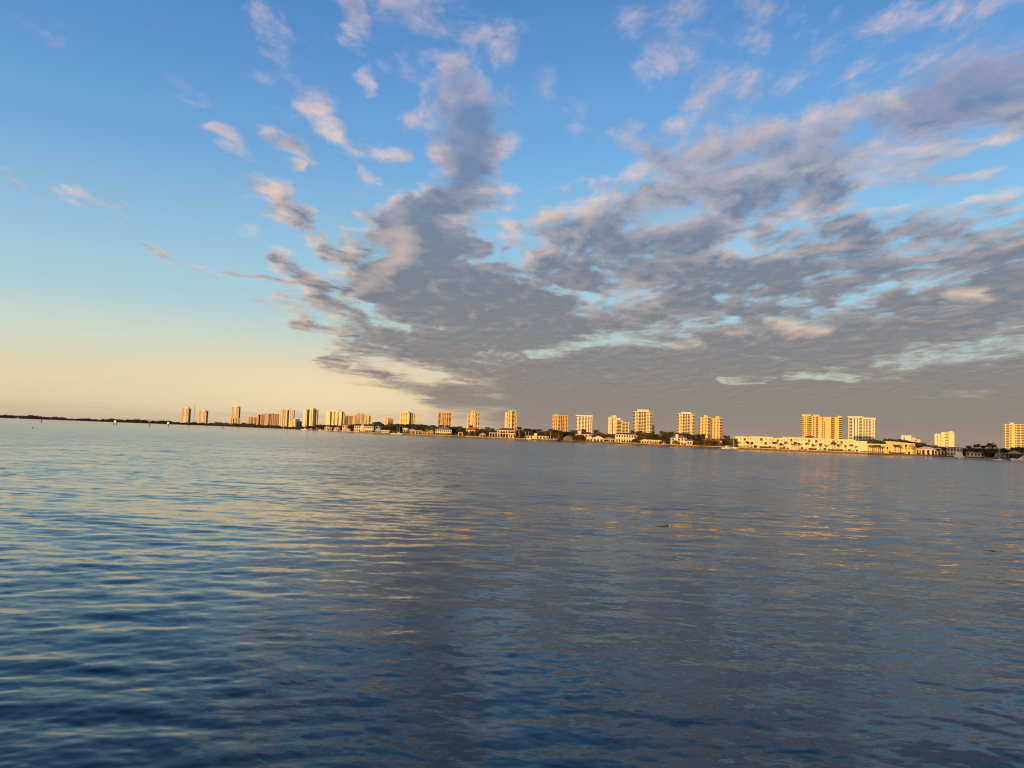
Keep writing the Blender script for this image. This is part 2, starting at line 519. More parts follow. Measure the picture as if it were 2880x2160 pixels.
# ------------------------------------------------------------------ water
def build_water():
    rng = np.random.default_rng(5)
    rows = 640
    dep = np.linspace(0, 1, rows)
    ang = np.radians(33.0) * (1 - dep) ** 1.15 + np.radians(0.012) * dep ** 0.5
    r = 2.9 / np.tan(ang)
    r = np.concatenate([r, [22000.0, 40000.0]])
    th = np.radians(np.linspace(-56, 56, 1150))
    rr, tt = np.meshgrid(r, th, indexing='ij')
    x, y = rr * np.sin(tt), rr * np.cos(tt)
    drow = np.gradient(r)[:, None]
    dcol = (r * (th[1] - th[0]))[:, None]
    z = np.zeros_like(x)
    # slow patches of rougher and calmer water
    patch = np.zeros_like(x)
    for i in range(14):
        k = 2 * math.pi / rng.uniform(6, 30)
        a = rng.uniform(0, 2 * math.pi)
        patch += np.sin(k * (x * math.cos(a) + y * math.sin(a)) + rng.uniform(0, 6.28))
    patch = 1.0 + 0.16 * patch
    patch = np.clip(patch, 0.45, 1.6)
    for i in range(170):
        lam = 0.11 * (2.3 / 0.11) ** rng.uniform(0, 1) ** 1.1
        a = math.radians(86) + rng.normal(0, 0.58)
        kx, ky = 2 * math.pi / lam * math.cos(a), 2 * math.pi / lam * math.sin(a)
        slope = 0.0086 * (1.0 if lam < 0.9 else (0.9 / lam) ** 0.95)
        amp = slope * lam / (2 * math.pi)
        foot = np.abs(ky) * drow + np.abs(kx) * dcol
        att = np.exp(-(foot / 1.5) ** 2)
        ph = kx * x + ky * y + rng.uniform(0, 6.28)
        z += amp * att * (np.sin(ph) + 0.18 * np.cos(2 * ph)) * (patch if lam < 1.8 else 1.0)
    n, m = x.shape
    verts = np.stack([x, y, z], -1).reshape(-1, 3).astype(np.float32)
    idx = np.arange(n * m, dtype=np.int32).reshape(n, m)
    faces = np.stack([idx[:-1, :-1], idx[:-1, 1:], idx[1:, 1:], idx[1:, :-1]], -1).reshape(-1, 4)
    me = bpy.data.meshes.new('water')
    me.vertices.add(len(verts))
    me.vertices.foreach_set('co', verts.ravel())
    me.loops.add(faces.size)
    me.loops.foreach_set('vertex_index', faces.ravel())
    me.polygons.add(len(faces))
    me.polygons.foreach_set('loop_start', np.arange(0, faces.size, 4, dtype=np.int32))
    me.polygons.foreach_set('use_smooth', np.ones(len(faces), dtype=bool))
    me.update()
    m_ = bpy.data.materials.new('sea_water')
    m_.use_nodes = True
    nt = m_.node_tree
    n_ = Net(nt)
    b = nt.nodes['Principled BSDF']
    b.inputs['Base Color'].default_value = (0.005, 0.024, 0.029, 1)
    b.inputs['Roughness'].default_value = 0.05
    b.inputs['IOR'].default_value = 1.345
    geo = nt.nodes.new('ShaderNodeNewGeometry')
    pos = geo.outputs['Position']
    dist = n_.v('LENGTH', pos)
    amp = n_.m('MULTIPLY', n_.smooth(dist, 5.0, 45.0, 0.12, WATER_SLOPE), n_.smooth(dist, 90.0, 600.0, 1.0, 0.22))
    # beyond the reach of mesh and slope noise the ripples are finer than a pixel and act as roughness
    n_.put(b.inputs['Roughness'], n_.smooth(dist, 12.0, 160.0, 0.05, 0.15))
    # slopes of ripples too small for the mesh: long crests across the breeze
    pa = n_.v('MULTIPLY', pos, (0.55, 1.5, 1.0))
    s1 = n_.noise(pa, 1.6, 3.0, 0.6, out='Color')
    s3 = n_.noise(n_.v('MULTIPLY', pos, (0.14, 0.42, 1.0)), 1.0, 3.0, 0.6, out='Color')
    s2 = n_.noise(n_.v('MULTIPLY', pos, (0.10, 0.16, 0.0)), 1.0, 3.0, 0.55)
    gust = n_.smooth(s2, 0.32, 0.68, 0.65, 1.35)
    sv = n_.v('ADD', n_.v('SUBTRACT', s1, (0.5, 0.5, 0.5)), n_.v('SCALE', n_.v('SUBTRACT', s3, (0.5, 0.5, 0.5)), scale=0.45))
    sv = n_.v('MULTIPLY', sv, (0.6, 1.0, 0.0))
    sv = n_.v('SCALE', sv, scale=n_.m('MULTIPLY', amp, gust))
    # the breeze comes off the far shore: farther out the steep faces of the ripples all look towards this shore
    sx, sy, sz = n_.sep(sv)[0:3]
    far = n_.smooth(dist, 14.0, 60.0, 0.0, 0.80)
    sy = n_.m('ADD', n_.m('MULTIPLY', sy, n_.m('SUBTRACT', 1.0, far)), n_.m('MULTIPLY', n_.m('MULTIPLY', n_.m('ABSOLUTE', sy), -1.0), far))
    sv = n_.xyz(sx, sy, 0.0)
    s4 = n_.noise(n_.v('MULTIPLY', pos, (0.6, 1.2, 1.0)), 9.0, 3.0, 0.6, out='Color')          # capillary wrinkles close by
    s4 = n_.v('MULTIPLY', n_.v('SUBTRACT', s4, (0.5, 0.5, 0.5)), (0.8, 1.0, 0.0))
    sv = n_.v('ADD', sv, n_.v('SCALE', s4, scale=n_.m('MULTIPLY', n_.smooth(dist, 8.0, 45.0, 0.17, 0.0), gust)))
    nrm = n_.v('NORMALIZE', n_.v('ADD', geo.outputs['Normal'], sv))
    n_.put(b.inputs['Normal'], nrm)
    me.materials.append(m_)
    o = link('water', me)
    o['kind'] = 'structure'
    o['label'] = 'calm rippled bay water reflecting the evening sky'


WATER_SLOPE = 0.75
build_water()

# ------------------------------------------------------------------ land
def build_land():
    m = MB()
    edge = [at(px, hor(px), shore(px)) for px in sorted(set(list(range(-2600, 4201, 20)) + [p for p, _ in SHORE]))]
    front = [(p.x, p.y, GROUND) for p in edge]
    back = [(p.x * 3.2 * (2900 / max(p.y, 2900)) , 9500.0, GROUND) for p in edge]
    for a, b, c, d in zip(front, front[1:], back[1:], back):
        m.quad(a, b, c, d)
        m.quad((a[0], a[1], -2), (b[0], b[1], -2), b, a)
    o = m.build('land', 'soil')
    o['kind'] = 'structure'


build_land()


def wall_run(label, x0, x1, h, mwall, mcap, off=-0.6, capw=1.4, name='seawall', cat='seawall'):
    """A sea wall that follows the shore from x0 to x1, with a coping on top."""
    xs = sorted(set([x0, x1] + [p for p, _ in SHORE if x0 < p < x1] + list(range(int(x0 // 20 + 1) * 20, int(x1), 20))))
    pts = [at(px, hor(px), shore(px) + off) for px in xs]
    c = pts[len(pts) // 2]
    t = thing(name, label, cat, (c.x, c.y, 0))
    w, k = MB(), MB()
    for a, b in zip(pts, pts[1:]):
        u = (b - a); u.z = 0
        u.normalize()
        nrm = Vector((-u.y, u.x, 0))
        for mb, z0, z1, d0, d1 in ((w, -1.5, h - 0.35, 0.0, 0.5), (k, h - 0.35, h + 0.05, -0.25, capw)):
            q = []
            for zz in (z0, z1):
                for p, d in ((a, d0), (b, d0), (b, d1), (a, d1)):
                    v = p + nrm * d
                    q.append((v.x - c.x, v.y - c.y, zz))
            i = len(mb.v)
            mb.v += q
            mb.f += [(i, i + 3, i + 2, i + 1), (i + 4, i + 5, i + 6, i + 7)] + [(i + s, i + (s + 1) % 4, i + 4 + (s + 1) % 4, i + 4 + s) for s in range(4)]
    w.build('wall', mwall, t)
    k.build('coping', mcap, t)


wall_run('brown stained seawall with tan cap below the houses left of the yellow flat house', 862, 1480, 1.35, 'seawall', 'cap')
wall_run('seawall coloured dark for shade between the flat yellow house and the white gabled pair', 1480.5, 1700, 1.3, 'wood', 'seawall')  # darker materials stand in for the shade on this stretch
wall_run('reddish seawall below the mansions right of the white gabled pair', 1700.5, 2014, 1.4, 'seawall', 'cap')
wall_run('long pale capped seawall in front of the cream three storey apartment block', 2014.5, 2503, 1.5, 'seawall', 'cap', -1.0, 4.0)

# sloping beach right of the sea wall
def build_beach():
    m = MB()
    xs = list(range(2500, 2960, 20))
    rows = []
    for off, z in ((-9, -0.5), (-5, 0.18), (2, 0.75), (7, 1.35), (12, 1.25)):
        rows.append([tuple(at(px, hor(px), shore(px) + off + 1.2 * math.sin(px * 0.05 + off)).xy) + (z,) for px in xs])
    for ra, rb in zip(rows, rows[1:]):
        for i in range(len(xs) - 1):
            m.quad(ra[i], ra[i + 1], rb[i + 1], rb[i])
    o = m.build('beach', 'sand', smooth=True)
    o['kind'] = 'structure'


build_beach()


# ------------------------------------------------------------------ far mangrove shore at the left
def leaf_cloud(mb, rng, c, rad, n, size, squash=1.0):
    for _ in range(n):
        d = Vector((rng.gauss(0, 1), rng.gauss(0, 1), rng.gauss(0, 1)))
        d.normalize()
        p = Vector(c) + Vector((d.x * rad[0], d.y * rad[1], d.z * rad[2])) * rng.uniform(0.45, 1.0) ** 0.5
        a = Vector((rng.gauss(0, 1), rng.gauss(0, 1), rng.gauss(0, 0.7))).normalized() * size * rng.uniform(0.6, 1.3)
        b = a.cross(Vector((rng.gauss(0, 1), rng.gauss(0, 1), rng.gauss(0, 1)))).normalized() * size * rng.uniform(0.35, 0.7)
        mb.quad(p - a, p - b * 0.9, p + a, p + b)


def build_mangrove():
    rng = random.Random(3)
    m = MB()
    px = -130.0
    while px < 852:
        Y = shore(px) + 6
        k = Y / FPX
        top = 9.2 + 1.8 * math.sin(px * 0.021) + 1.4 * math.sin(px * 0.083 + 1) + 1.2 * math.sin(px * 0.27)
        if px > 430:
            top += 1.0
        hh = max(4.0, top * k - 2.0 + rng.uniform(-1.2, 1.2))
        hh = min(hh, 17)
        c = at(px, hor(px), Y)
        for dy, hs in ((0, 0.80), (10, 1.0), (26, 1.05)):
            leaf_cloud(m, rng, (c.x + rng.uniform(-2, 2), c.y + dy, hh * hs * 0.48), (4.2, 5, hh * hs * 0.52), 30, 2.0)
        # a solid heart so that no light shows through the wood
        r = hh * 0.42
        m.box(c.x - 3.2, c.x + 3.2, c.y + 3, c.y + 14, 0.0, hh * 0.72)
        px += 2.6 if px > 700 else 2.2
    o = m.build('treeline', 'mangrove')
    tag(o, 'long low brown mangrove wood on the far shore at the left', 'wood', kind='stuff')


build_mangrove()


# ------------------------------------------------------------------ towers
WIN_CACHE = {}


def facade(t, o, u, n, width, z0, z1, cols, wall, fh, glassmat, railmat, nwin):
    """One face of a tower: piers into the wall mesh, glazed balcony stacks, glass strips and single windows as parts.
    o: corner, u: along the face, n: outwards (all local)."""
    tot = sum(c[1] for c in cols)
    x = 0.0
    o, u, n = Vector(o), Vector(u), Vector(n)

    def bx(mb, xa, xb, da, db, za, zb):
        i = len(mb.v)
        for z in (za, zb):
            for (s, d) in ((xa, db), (xb, db), (xb, da), (xa, da)):
                p = o + u * s + n * d
                mb.v.append((p.x, p.y, z))
        mb.f += [(i, i + 3, i + 2, i + 1), (i + 4, i + 5, i + 6, i + 7)] + [(i + a, i + (a + 1) % 4, i + 4 + (a + 1) % 4, i + 4 + a) for a in range(4)]

    nf = max(2, int(round((z1 - z0) / fh)))
    h = (z1 - z0) / nf
    for c in cols:
        k, w = c[0], c[1] / tot * width
        xa, xb = x, x + w
        x = xb
        if k == 'w':
            bx(wall, xa, xb, 0.0, 1.2, z0, z1)
        elif k == 'p':
            bx(wall, xa, xb, 0.0, 1.0, z0, z1)
            ww, wh = min(w * 0.62, 3.2), h * 0.56
            for f in range(nf):
                if nwin[0] >= 98:
                    break
                za = z0 + f * h + h * 0.22
                mb = MB()
                bx(mb, (xa + xb) / 2 - ww / 2, (xa + xb) / 2 + ww / 2, 0.9, 1.04, za, za + wh)
                mb.build('window', glassmat, t)
                nwin[0] += 1
        elif k == 'g':
            mb = MB()
            bx(mb, xa + 0.01, xb - 0.01, 0.02, 0.25, z0, z1 - 0.3)
            mb.build('glass_strip', c[2] if len(c) > 2 else glassmat, t)
        else:                                        # a stack of balconies in a recess
            mb = MB()
            bx(mb, xa + 0.01, xb - 0.01, 0.02, 0.12, z0, z1 - 0.2)
            g = mb.build('glass_strip', c[2] if len(c) > 2 else glassmat, t)
            sb = MB()
            for f in range(nf):
                za = z0 + f * h
                i0 = len(sb.v)
                bx(sb, xa + 0.02, xb - 0.02, 0.14, 1.5, za, za + 0.35)
                if f:                                # side fin joining it to the balcony below
                    sb.f.append((i0 - 16 + 4, i0 - 16 + 7, i0 + 3, i0))
                sb.f.append((i0 + 4, i0 + 5, i0 + 9, i0 + 8))
                bx(sb, xa + 0.02, xb - 0.02, 1.35, 1.48, za + 0.36, za + h * (0.34 if k == 'b' else 0.60))
            sb.build('balcony_stack', railmat, t)


def tower(label, x0, x1, xs, ytop, Y, cols, wall='cream', fh=3.1, side=None, sidewall=None, pent=(), crown=0.0, glass='bronze', rail='rail', psi=None, name='apartment_tower', cat='tower',
          volumes=None, mast=None, depth=None, group='apartment towers on the skyline', gable=None, wing=None):
    """Front face between x0 and x1, right-hand side face on to xs, top at ytop (photo pixels), depth Y metres.
    pent: (fraction0, fraction1, ytop) blocks on the roof; volumes: (f0, f1, ytop, cols) when the front has several heights."""
    xm = (x0 + x1) / 2
    ym = (ytop + hor(xm)) / 2
    k = Y / FPX
    A, B = at(x0, ym, Y), at(x1, ym, Y)
    a = math.atan2((A.x + B.x) / 2, Y)
    r_, f_ = Vector((math.cos(a), -math.sin(a), 0)), Vector((math.sin(a), math.cos(a), 0))
    wf = (x1 - x0) * k * math.cos(a)
    if xs:
        ps = R(psi or 26)
        e = r_ * math.cos(ps) - f_ * math.sin(ps)
        width, dep = wf / math.cos(ps), (xs - x1) * k * math.cos(a) / math.sin(ps)
        dep = max(dep, 8)
        corner = A + f_ * (width * math.sin(ps))
    else:
        e = r_
        width = wf
        dep = depth or max(14.0, width * 0.6)
        corner = A
    rz = math.atan2(e.y, e.x)
    t = thing(name, label, cat, (corner.x, corner.y, GROUND - 0.2), rz, group)

    def zt(y, f=0.5):
        return at(x0 + (x1 - x0) * f, y, Y).z - (GROUND - 0.2)

    wm = MB()
    nwin = [0]
    vols = volumes or [(0.0, 1.0, ytop, cols)]
    tops = []
    for (fa, fb, yt, cc) in vols:
        z1 = zt(yt, (fa + fb) / 2)
        tops.append(z1)
        wm.box(width * fa, width * fb - 0.005, 0, dep - 0.1 * len(tops), 0, z1)
        facade(t, (width * fa, 0, 0), (1, 0, 0), (0, -1, 0), width * (fb - fa), 0.3, z1 - 0.05, cc, wm, fh, glass, rail, nwin)
        pr = MB()
        pr.box(width * fa - crown, width * fb + crown - 0.01, -1.7 - crown, dep + crown - 0.1 * len(tops), z1 - 0.03, z1 + 0.9)
        pr.build('roof_slab', wall, t)
    wm.build('wall', wall, t)
    if xs and side:  # bluegrey side walls carry the shade of that side in their colour
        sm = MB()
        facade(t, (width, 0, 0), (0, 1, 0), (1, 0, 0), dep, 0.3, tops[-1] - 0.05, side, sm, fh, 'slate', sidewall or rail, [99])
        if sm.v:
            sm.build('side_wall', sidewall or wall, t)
    if wing:                                         # a lit wing beyond the shaded side, square to the viewer
        w0, w1, yt, cc = wing
        inv = Matrix.Rotation(-rz, 3, 'Z')
        ow = at(w0, ym, Y + 6) - corner
        ow.z = 0
        lo, lu, ln = inv @ ow, inv @ r_, inv @ (-f_)
        ww = (w1 - w0) * (Y + 6) / FPX * math.cos(a)
        z1 = zt(yt, 1.0)
        q = MB()
        for z in (0, z1 + 0.6):
            for (s_, d) in ((0, 0), (ww, 0), (ww, 14), (0, 14)):
                pt = lo + lu * s_ - ln * d
                q.v.append((pt.x, pt.y, z))
        q.f += [(0, 3, 2, 1), (4, 5, 6, 7)] + [(i, (i + 1) % 4, 4 + (i + 1) % 4, 4 + i) for i in range(4)]
        facade(t, lo, lu, ln, ww, 0.3, z1 - 0.05, cc, q, fh, glass, rail, [99])
        q.build('wing_wall', wall, t)
    for (fa, fb, yt) in pent:
        p = MB()
        z1 = zt(yt, (fa + fb) / 2)
        zb = [tops[i] for i, v in enumerate(vols) if v[0] - 0.01 <= (fa + fb) / 2 <= v[1] + 0.01]
        zb = (zb[0] if zb else min(tops)) + 0.85
        z1 = max(z1, zb + 2.0)
        p.box(width * fa, width * fb, -0.9, dep * 0.75, zb, z1)
        p.box(width * fa - 0.4, width * fb + 0.4, -1.3, dep * 0.75 + 0.4, z1 - 0.01, z1 + 0.5)
        p.build('penthouse', wall, t)
    if gable:
        fa, fb, yt = gable
        p = MB()
        zb, z1 = tops[0] + 0.88, zt(yt, (fa + fb) / 2)
        xa, xb, xc = width * fa, width * fb, width * (fa + fb) / 2
        p.v += [(xa, -1.5, zb), (xb, -1.5, zb), (xc, -1.5, z1), (xa, dep * 0.7, zb), (xb, dep * 0.7, zb), (xc, dep * 0.7, z1)]
        p.f += [(0, 1, 2), (5, 4, 3), (0, 2, 5, 3), (1, 4, 5, 2), (0, 3, 4, 1)]
        p.build('gable_roof', wall, t)
    if mast:
        p = MB()
        f, yt = mast
        zb = max(tops) + 0.9
        p.tube([(width * f, dep * 0.3, zb), (width * f, dep * 0.3, zt(yt, f))], [0.5, 0.2], 6)
        p.build('antenna', 'steel', t)
    return t


w, b, g, p, s = 'w', 'b', 'g', 'p', 's'
# far left, above the mangroves
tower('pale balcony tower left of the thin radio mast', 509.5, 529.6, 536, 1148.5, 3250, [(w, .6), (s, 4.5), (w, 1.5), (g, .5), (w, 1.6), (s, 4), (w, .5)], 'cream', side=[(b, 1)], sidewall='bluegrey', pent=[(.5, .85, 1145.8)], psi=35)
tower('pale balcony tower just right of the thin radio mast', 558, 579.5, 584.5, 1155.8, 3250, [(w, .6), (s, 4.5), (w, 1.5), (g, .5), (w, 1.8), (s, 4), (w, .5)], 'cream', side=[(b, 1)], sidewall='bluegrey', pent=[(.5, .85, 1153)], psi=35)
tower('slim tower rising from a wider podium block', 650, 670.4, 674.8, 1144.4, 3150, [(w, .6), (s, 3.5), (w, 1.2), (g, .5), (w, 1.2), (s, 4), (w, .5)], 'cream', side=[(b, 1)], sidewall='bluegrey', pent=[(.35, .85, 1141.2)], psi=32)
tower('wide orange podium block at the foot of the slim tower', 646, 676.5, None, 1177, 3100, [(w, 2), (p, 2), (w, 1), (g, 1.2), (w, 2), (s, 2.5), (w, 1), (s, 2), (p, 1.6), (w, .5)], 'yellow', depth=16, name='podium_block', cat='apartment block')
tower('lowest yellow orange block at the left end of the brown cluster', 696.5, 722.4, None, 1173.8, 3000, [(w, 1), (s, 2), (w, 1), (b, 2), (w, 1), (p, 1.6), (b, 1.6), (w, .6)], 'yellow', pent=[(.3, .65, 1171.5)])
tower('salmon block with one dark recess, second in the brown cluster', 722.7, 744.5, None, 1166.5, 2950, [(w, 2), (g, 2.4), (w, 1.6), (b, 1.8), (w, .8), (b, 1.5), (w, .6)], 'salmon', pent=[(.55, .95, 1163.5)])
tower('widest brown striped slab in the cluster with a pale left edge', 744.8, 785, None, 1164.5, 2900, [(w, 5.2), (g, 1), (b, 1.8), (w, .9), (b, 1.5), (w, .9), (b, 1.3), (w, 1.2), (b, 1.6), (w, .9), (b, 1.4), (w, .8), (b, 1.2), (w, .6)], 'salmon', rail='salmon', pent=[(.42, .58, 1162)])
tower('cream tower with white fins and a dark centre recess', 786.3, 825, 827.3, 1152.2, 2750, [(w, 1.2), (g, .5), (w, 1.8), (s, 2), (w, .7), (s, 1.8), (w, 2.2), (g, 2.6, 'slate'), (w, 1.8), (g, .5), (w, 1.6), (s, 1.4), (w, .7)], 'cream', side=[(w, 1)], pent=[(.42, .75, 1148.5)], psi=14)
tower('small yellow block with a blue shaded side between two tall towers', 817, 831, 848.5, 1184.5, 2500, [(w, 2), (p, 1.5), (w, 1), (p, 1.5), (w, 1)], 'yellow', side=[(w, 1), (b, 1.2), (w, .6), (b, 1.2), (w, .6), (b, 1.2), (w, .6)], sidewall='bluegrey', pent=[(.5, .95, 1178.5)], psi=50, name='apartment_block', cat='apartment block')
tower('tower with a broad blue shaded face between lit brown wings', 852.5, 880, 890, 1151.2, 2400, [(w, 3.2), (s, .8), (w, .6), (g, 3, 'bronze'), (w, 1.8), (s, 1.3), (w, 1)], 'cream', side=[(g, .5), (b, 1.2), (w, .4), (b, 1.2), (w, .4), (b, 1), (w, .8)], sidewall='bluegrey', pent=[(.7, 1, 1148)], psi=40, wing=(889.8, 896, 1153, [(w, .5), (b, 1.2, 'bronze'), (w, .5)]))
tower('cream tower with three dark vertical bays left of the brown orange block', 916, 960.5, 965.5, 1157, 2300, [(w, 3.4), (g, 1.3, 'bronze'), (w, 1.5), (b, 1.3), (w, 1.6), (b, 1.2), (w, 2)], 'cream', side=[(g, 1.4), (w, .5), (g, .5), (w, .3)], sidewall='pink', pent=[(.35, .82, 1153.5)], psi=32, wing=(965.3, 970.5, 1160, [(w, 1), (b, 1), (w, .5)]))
tower('brown orange block squeezed between two cream buildings', 966.5, 993, None, 1169.6, 2250, [(w, .8), (b, 5.5, 'bronze'), (w, 1), (p, 2), (g, .8), (p, 2), (w, .8)], 'orange', rail='orange')
tower('wide cream slab with banded balconies above the arched gable mansion', 993.5, 1043, None, 1164.5, 2150, None, 'yellow', volumes=[(0, .2, 1167, [(w, 1.6), (s, 2.5), (w, .3)]), (.2, .68, 1163.6, [(w, .4), (s, 2.6), (w, 1.2), (s, 2.6), (w, 1)]), (.68, 1, 1168.8, [(w, .3), (s, 1.4), (w, 2), (b, 2), (w, .4)])], pent=[(.22, .5, 1162)])
tower('small pale tower with dark banded right half', 1078, 1107.5, None, 1173, 2100, None, 'cream', volumes=[(0, .39, 1173.2, [(w, 2), (p, 1), (w, 1)]), (.39, 1, 1177.2, [(w, .3), (b, 5, 'bronze'), (w, .6)])], pent=[(.15, .55, 1171.3)])
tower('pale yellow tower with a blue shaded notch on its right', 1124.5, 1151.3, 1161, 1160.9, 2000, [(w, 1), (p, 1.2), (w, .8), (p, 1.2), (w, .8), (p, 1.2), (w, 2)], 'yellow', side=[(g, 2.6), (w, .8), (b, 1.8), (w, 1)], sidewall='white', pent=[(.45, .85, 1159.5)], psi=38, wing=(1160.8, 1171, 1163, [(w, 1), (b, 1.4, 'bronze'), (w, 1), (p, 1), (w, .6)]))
tower('narrow orange tower with corner balconies', 1232.7, 1267.5, None, 1161.3, 1950, [(b, 2, 'bronze'), (w, 1.2), (p, 1.2), (w, .6), (g, .7), (w, .5), (p, 1.3), (w, .6), (b, 1.4), (w, .7), (b, 2)], 'orange', rail='salmon', pent=[(.02, .2, 1160), (.4, .62, 1160.5), (.84, .98, 1160)])
tower('yellow tower with raised centre above the red roofed house', 1312.5, 1349.5, None, 1159.6, 1900, None, 'yellow', volumes=[(0, .33, 1159.8, [(w, 1), (s, 1.6), (w, 1)]), (.33, .69, 1155.3, [(w, 1.2), (p, 1.2), (w, .8), (p, 1.2)]), (.69, 1, 1161, [(b, 1.6), (w, .8), (b, 1.6), (w, .5)])])
tower('slender yellow tower with raised centre above the pergola house', 1419.3, 1452.8, None, 1160, 1850, None, 'yellow', volumes=[(0, .27, 1160.2, [(w, 2), (p, 1)]), (.27, .88, 1155, [(w, .6), (p, 1.8), (w, 1.8), (g, .7), (b, 2), (w, .7)]), (.88, 1, 1161, [(b, 1.6), (w, .5)])])
tower('orange tower with a small gable on its roof', 1552.7, 1596, None, 1169.3, 1800, [(p, 1.4), (w, .5), (p, 1.4), (w, .5), (p, 1.4), (w, .8), (b, 2), (w, .6), (g, .8), (w, .6), (b, 1.5), (w, .8), (g, .6), (w, .6), (b, 1.2), (w, .5)], 'orange', rail='orange', gable=(.04, .44, 1164.2), fh=3.2)
tower('white tower with a dark band under its flat crown', 1618.7, 1665, None, 1171.5, 1750, [(b, 1.4, 'slate'), (w, 1.4), (b, 1.6, 'slate'), (w, 1.5), (b, 1.4, 'slate'), (w, 1.2), (b, 1.4, 'slate'), (w, 1.2), (b, 1.2), (w, 1), (b, 1), (w, .6)], 'white', rail='white', crown=1.2, pent=[(-.01, 1.01, 1168)], mast=(.42, 1163))
tower('stepped cream and brown tower group falling away to the right', 1710.5, 1768.5, None, 1173, 1700, None, 'cream', volumes=[(0, .40, 1173.4, [(w, 2), (p, 1), (w, .6), (g, .7, 'bronze'), (w, 1.6), (p, .8), (w, .8)]), (.40, .68, 1182.5, [(b, 3, 'bronze'), (w, .5)]), (.68, 1, 1188.8, [(b, 1.6, 'bronze'), (w, .4), (b, 1.6, 'bronze'), (w, .5)])], pent=[(.16, .38, 1169.3), (.42, .58, 1177)])
tower('tallest tower with brown balcony bays beside a small dark block', 1779.6, 1833.5, None, 1158.8, 1650, [(b, 1.5, 'bronze'), (w, .5), (p, 1), (p, 1), (w, .3), (b, 1.8, 'bronze'), (w, .4), (b, 1.2, 'bronze'), (w, .4), (b, 1.9, 'bronze'), (w, .5), (p, 1), (p, 1), (w, .5), (b, 1.6, 'bronze')], 'cream', pent=[(.21, .81, 1152.8)], crown=0.8)
tower('dark glass block peeping out right of the tallest tower', 1833.7, 1840.5, None, 1193.7, 2100, [(g, 1, 'slate'), (w, .08), (g, 1, 'slate')], 'bluegrey', depth=30, name='office_block', cat='office block', group=None)
tower('tall tower with brown balcony bays above the house with a white chimney', 1904, 1953.3, None, 1165, 1620, [(b, 1.4, 'bronze'), (w, .5), (p, 1), (p, 1), (w, .4), (b, 1.7, 'bronze'), (w, .4), (b, 1.4, 'bronze'), (w, .4), (b, 1.7, 'bronze'), (w, .5), (p, 1), (w, .5), (b, 1.8, 'bronze')], 'cream', pent=[(.21, .78, 1160)], crown=0.8)
tower('left one of two matching yellow towers standing close together', 1966, 1997, None, 1175, 1570, [(b, 1, 'bronze'), (w, 1.2), (p, 1.5), (w, 1.2), (p, 1.5), (w, .8), (b, 2, 'bronze')], 'gold', pent=[(.42, .72, 1169)], crown=1.0, rail='orange')
tower('right one of two matching yellow towers standing close together', 2000, 2031, None, 1177.5, 1540, [(b, 1, 'bronze'), (w, 1.2), (p, 1.5), (w, 1.2), (p, 1.5), (w, .8), (b, 2, 'bronze')], 'gold', pent=[(.4, .7, 1171.3)], crown=1.0, rail='orange', mast=(.42, 1166))
tower('wide yellow slab towering over the long low apartment block', 2252.8, 2366.9, None, 1170.6, 1380, None, 'gold', fh=3.4, volumes=[(0, .28, 1170.8, [(b, 1, 'bronze'), (p, 1), (p, 1), (w, .3), (p, 1), (b, 2, 'bronze'), (w, .5)]), (.28, .47, 1172, [(p, 1.2), (w, .5), (b, 1.2, 'bronze'), (w, .9)]), (.47, .85, 1175.3, [(w, .6), (p, 1), (p, 1), (p, 1), (w, .4), (p, 1), (b, 1.7, 'bronze'), (w, .5)]), (.85, 1, 1176.5, [(p, 1), (w, .4), (b, 1.4, 'bronze')])], rail='gold', pent=[(.02, .25, 1168.8), (.3, .45, 1170), (.88, .98, 1174.8)], name='hotel_tower', cat='tower')
tower('white tower under two projecting flat roofs, right of the wide yellow slab', 2386, 2460.5, None, 1176, 1760, None, 'white', fh=3.3, rail='white', glass='slate', volumes=[(0, .57, 1175.5, [(w, .5), (b, 1.6, 'bronze'), (w, 1), (g, .5), (w, 1.2), (g, .4), (w, .8), (b, 1.6, 'slate'), (w, .8)]), (.57, 1, 1180, [(g, .5), (w, .5), (b, 1, 'slate'), (w, .5), (b, 1, 'slate'), (w, .6), (p, 1), (w, .4)])], pent=[(-.03, .57, 1172.6), (.58, 1.03, 1177.2)], crown=0.6)
tower('white box building with a lower pinkish wing behind the right end of the block', 2534.5, 2563, None, 1226.3, 1300, [(w, 1), (p, .8), (w, 3)], 'white', depth=25, name='office_block', cat='office block', group=None)
tower('low pinkish building stepping down right of the white box building', 2563.5, 2588.5, None, 1237, 1290, [(w, 1), (p, 1), (w, 1)], 'pink', depth=20, pent=[(.1, .45, 1234.5)], name='office_block', cat='office block', group=None)
tower('plain cream block with a dark window slot, alone at the right', 2628.5, 2683.8, None, 1221, 1600, None, 'cream', volumes=[(0, .30, 1221.3, [(w, 1.2), (p, .6), (w, 1.2)]), (.30, .345, 1224, [(b, 1, 'slate')]), (.345, 1, 1217.8, [(w, 1.6), (s, 1.6, 'bronze'), (w, .5), (w, 2)])], rail='cream', pent=[(.72, .93, 1215.3)])
tower('cream tower with brown balconies cut by the right edge', 2823, 2892, None, 1195.2, 1480, [(b, .8, 'bronze'), (w, .5), (b, 1.4, 'bronze'), (p, 1.6), (w, 1), (p, 1.4), (b, 1.6, 'bronze'), (w, .5), (b, 1.3, 'bronze'), (w, .6), (p, 1), (w, .6)], 'yellow', pent=[(.25, .42, 1190)], crown=0.5, fh=3.2)

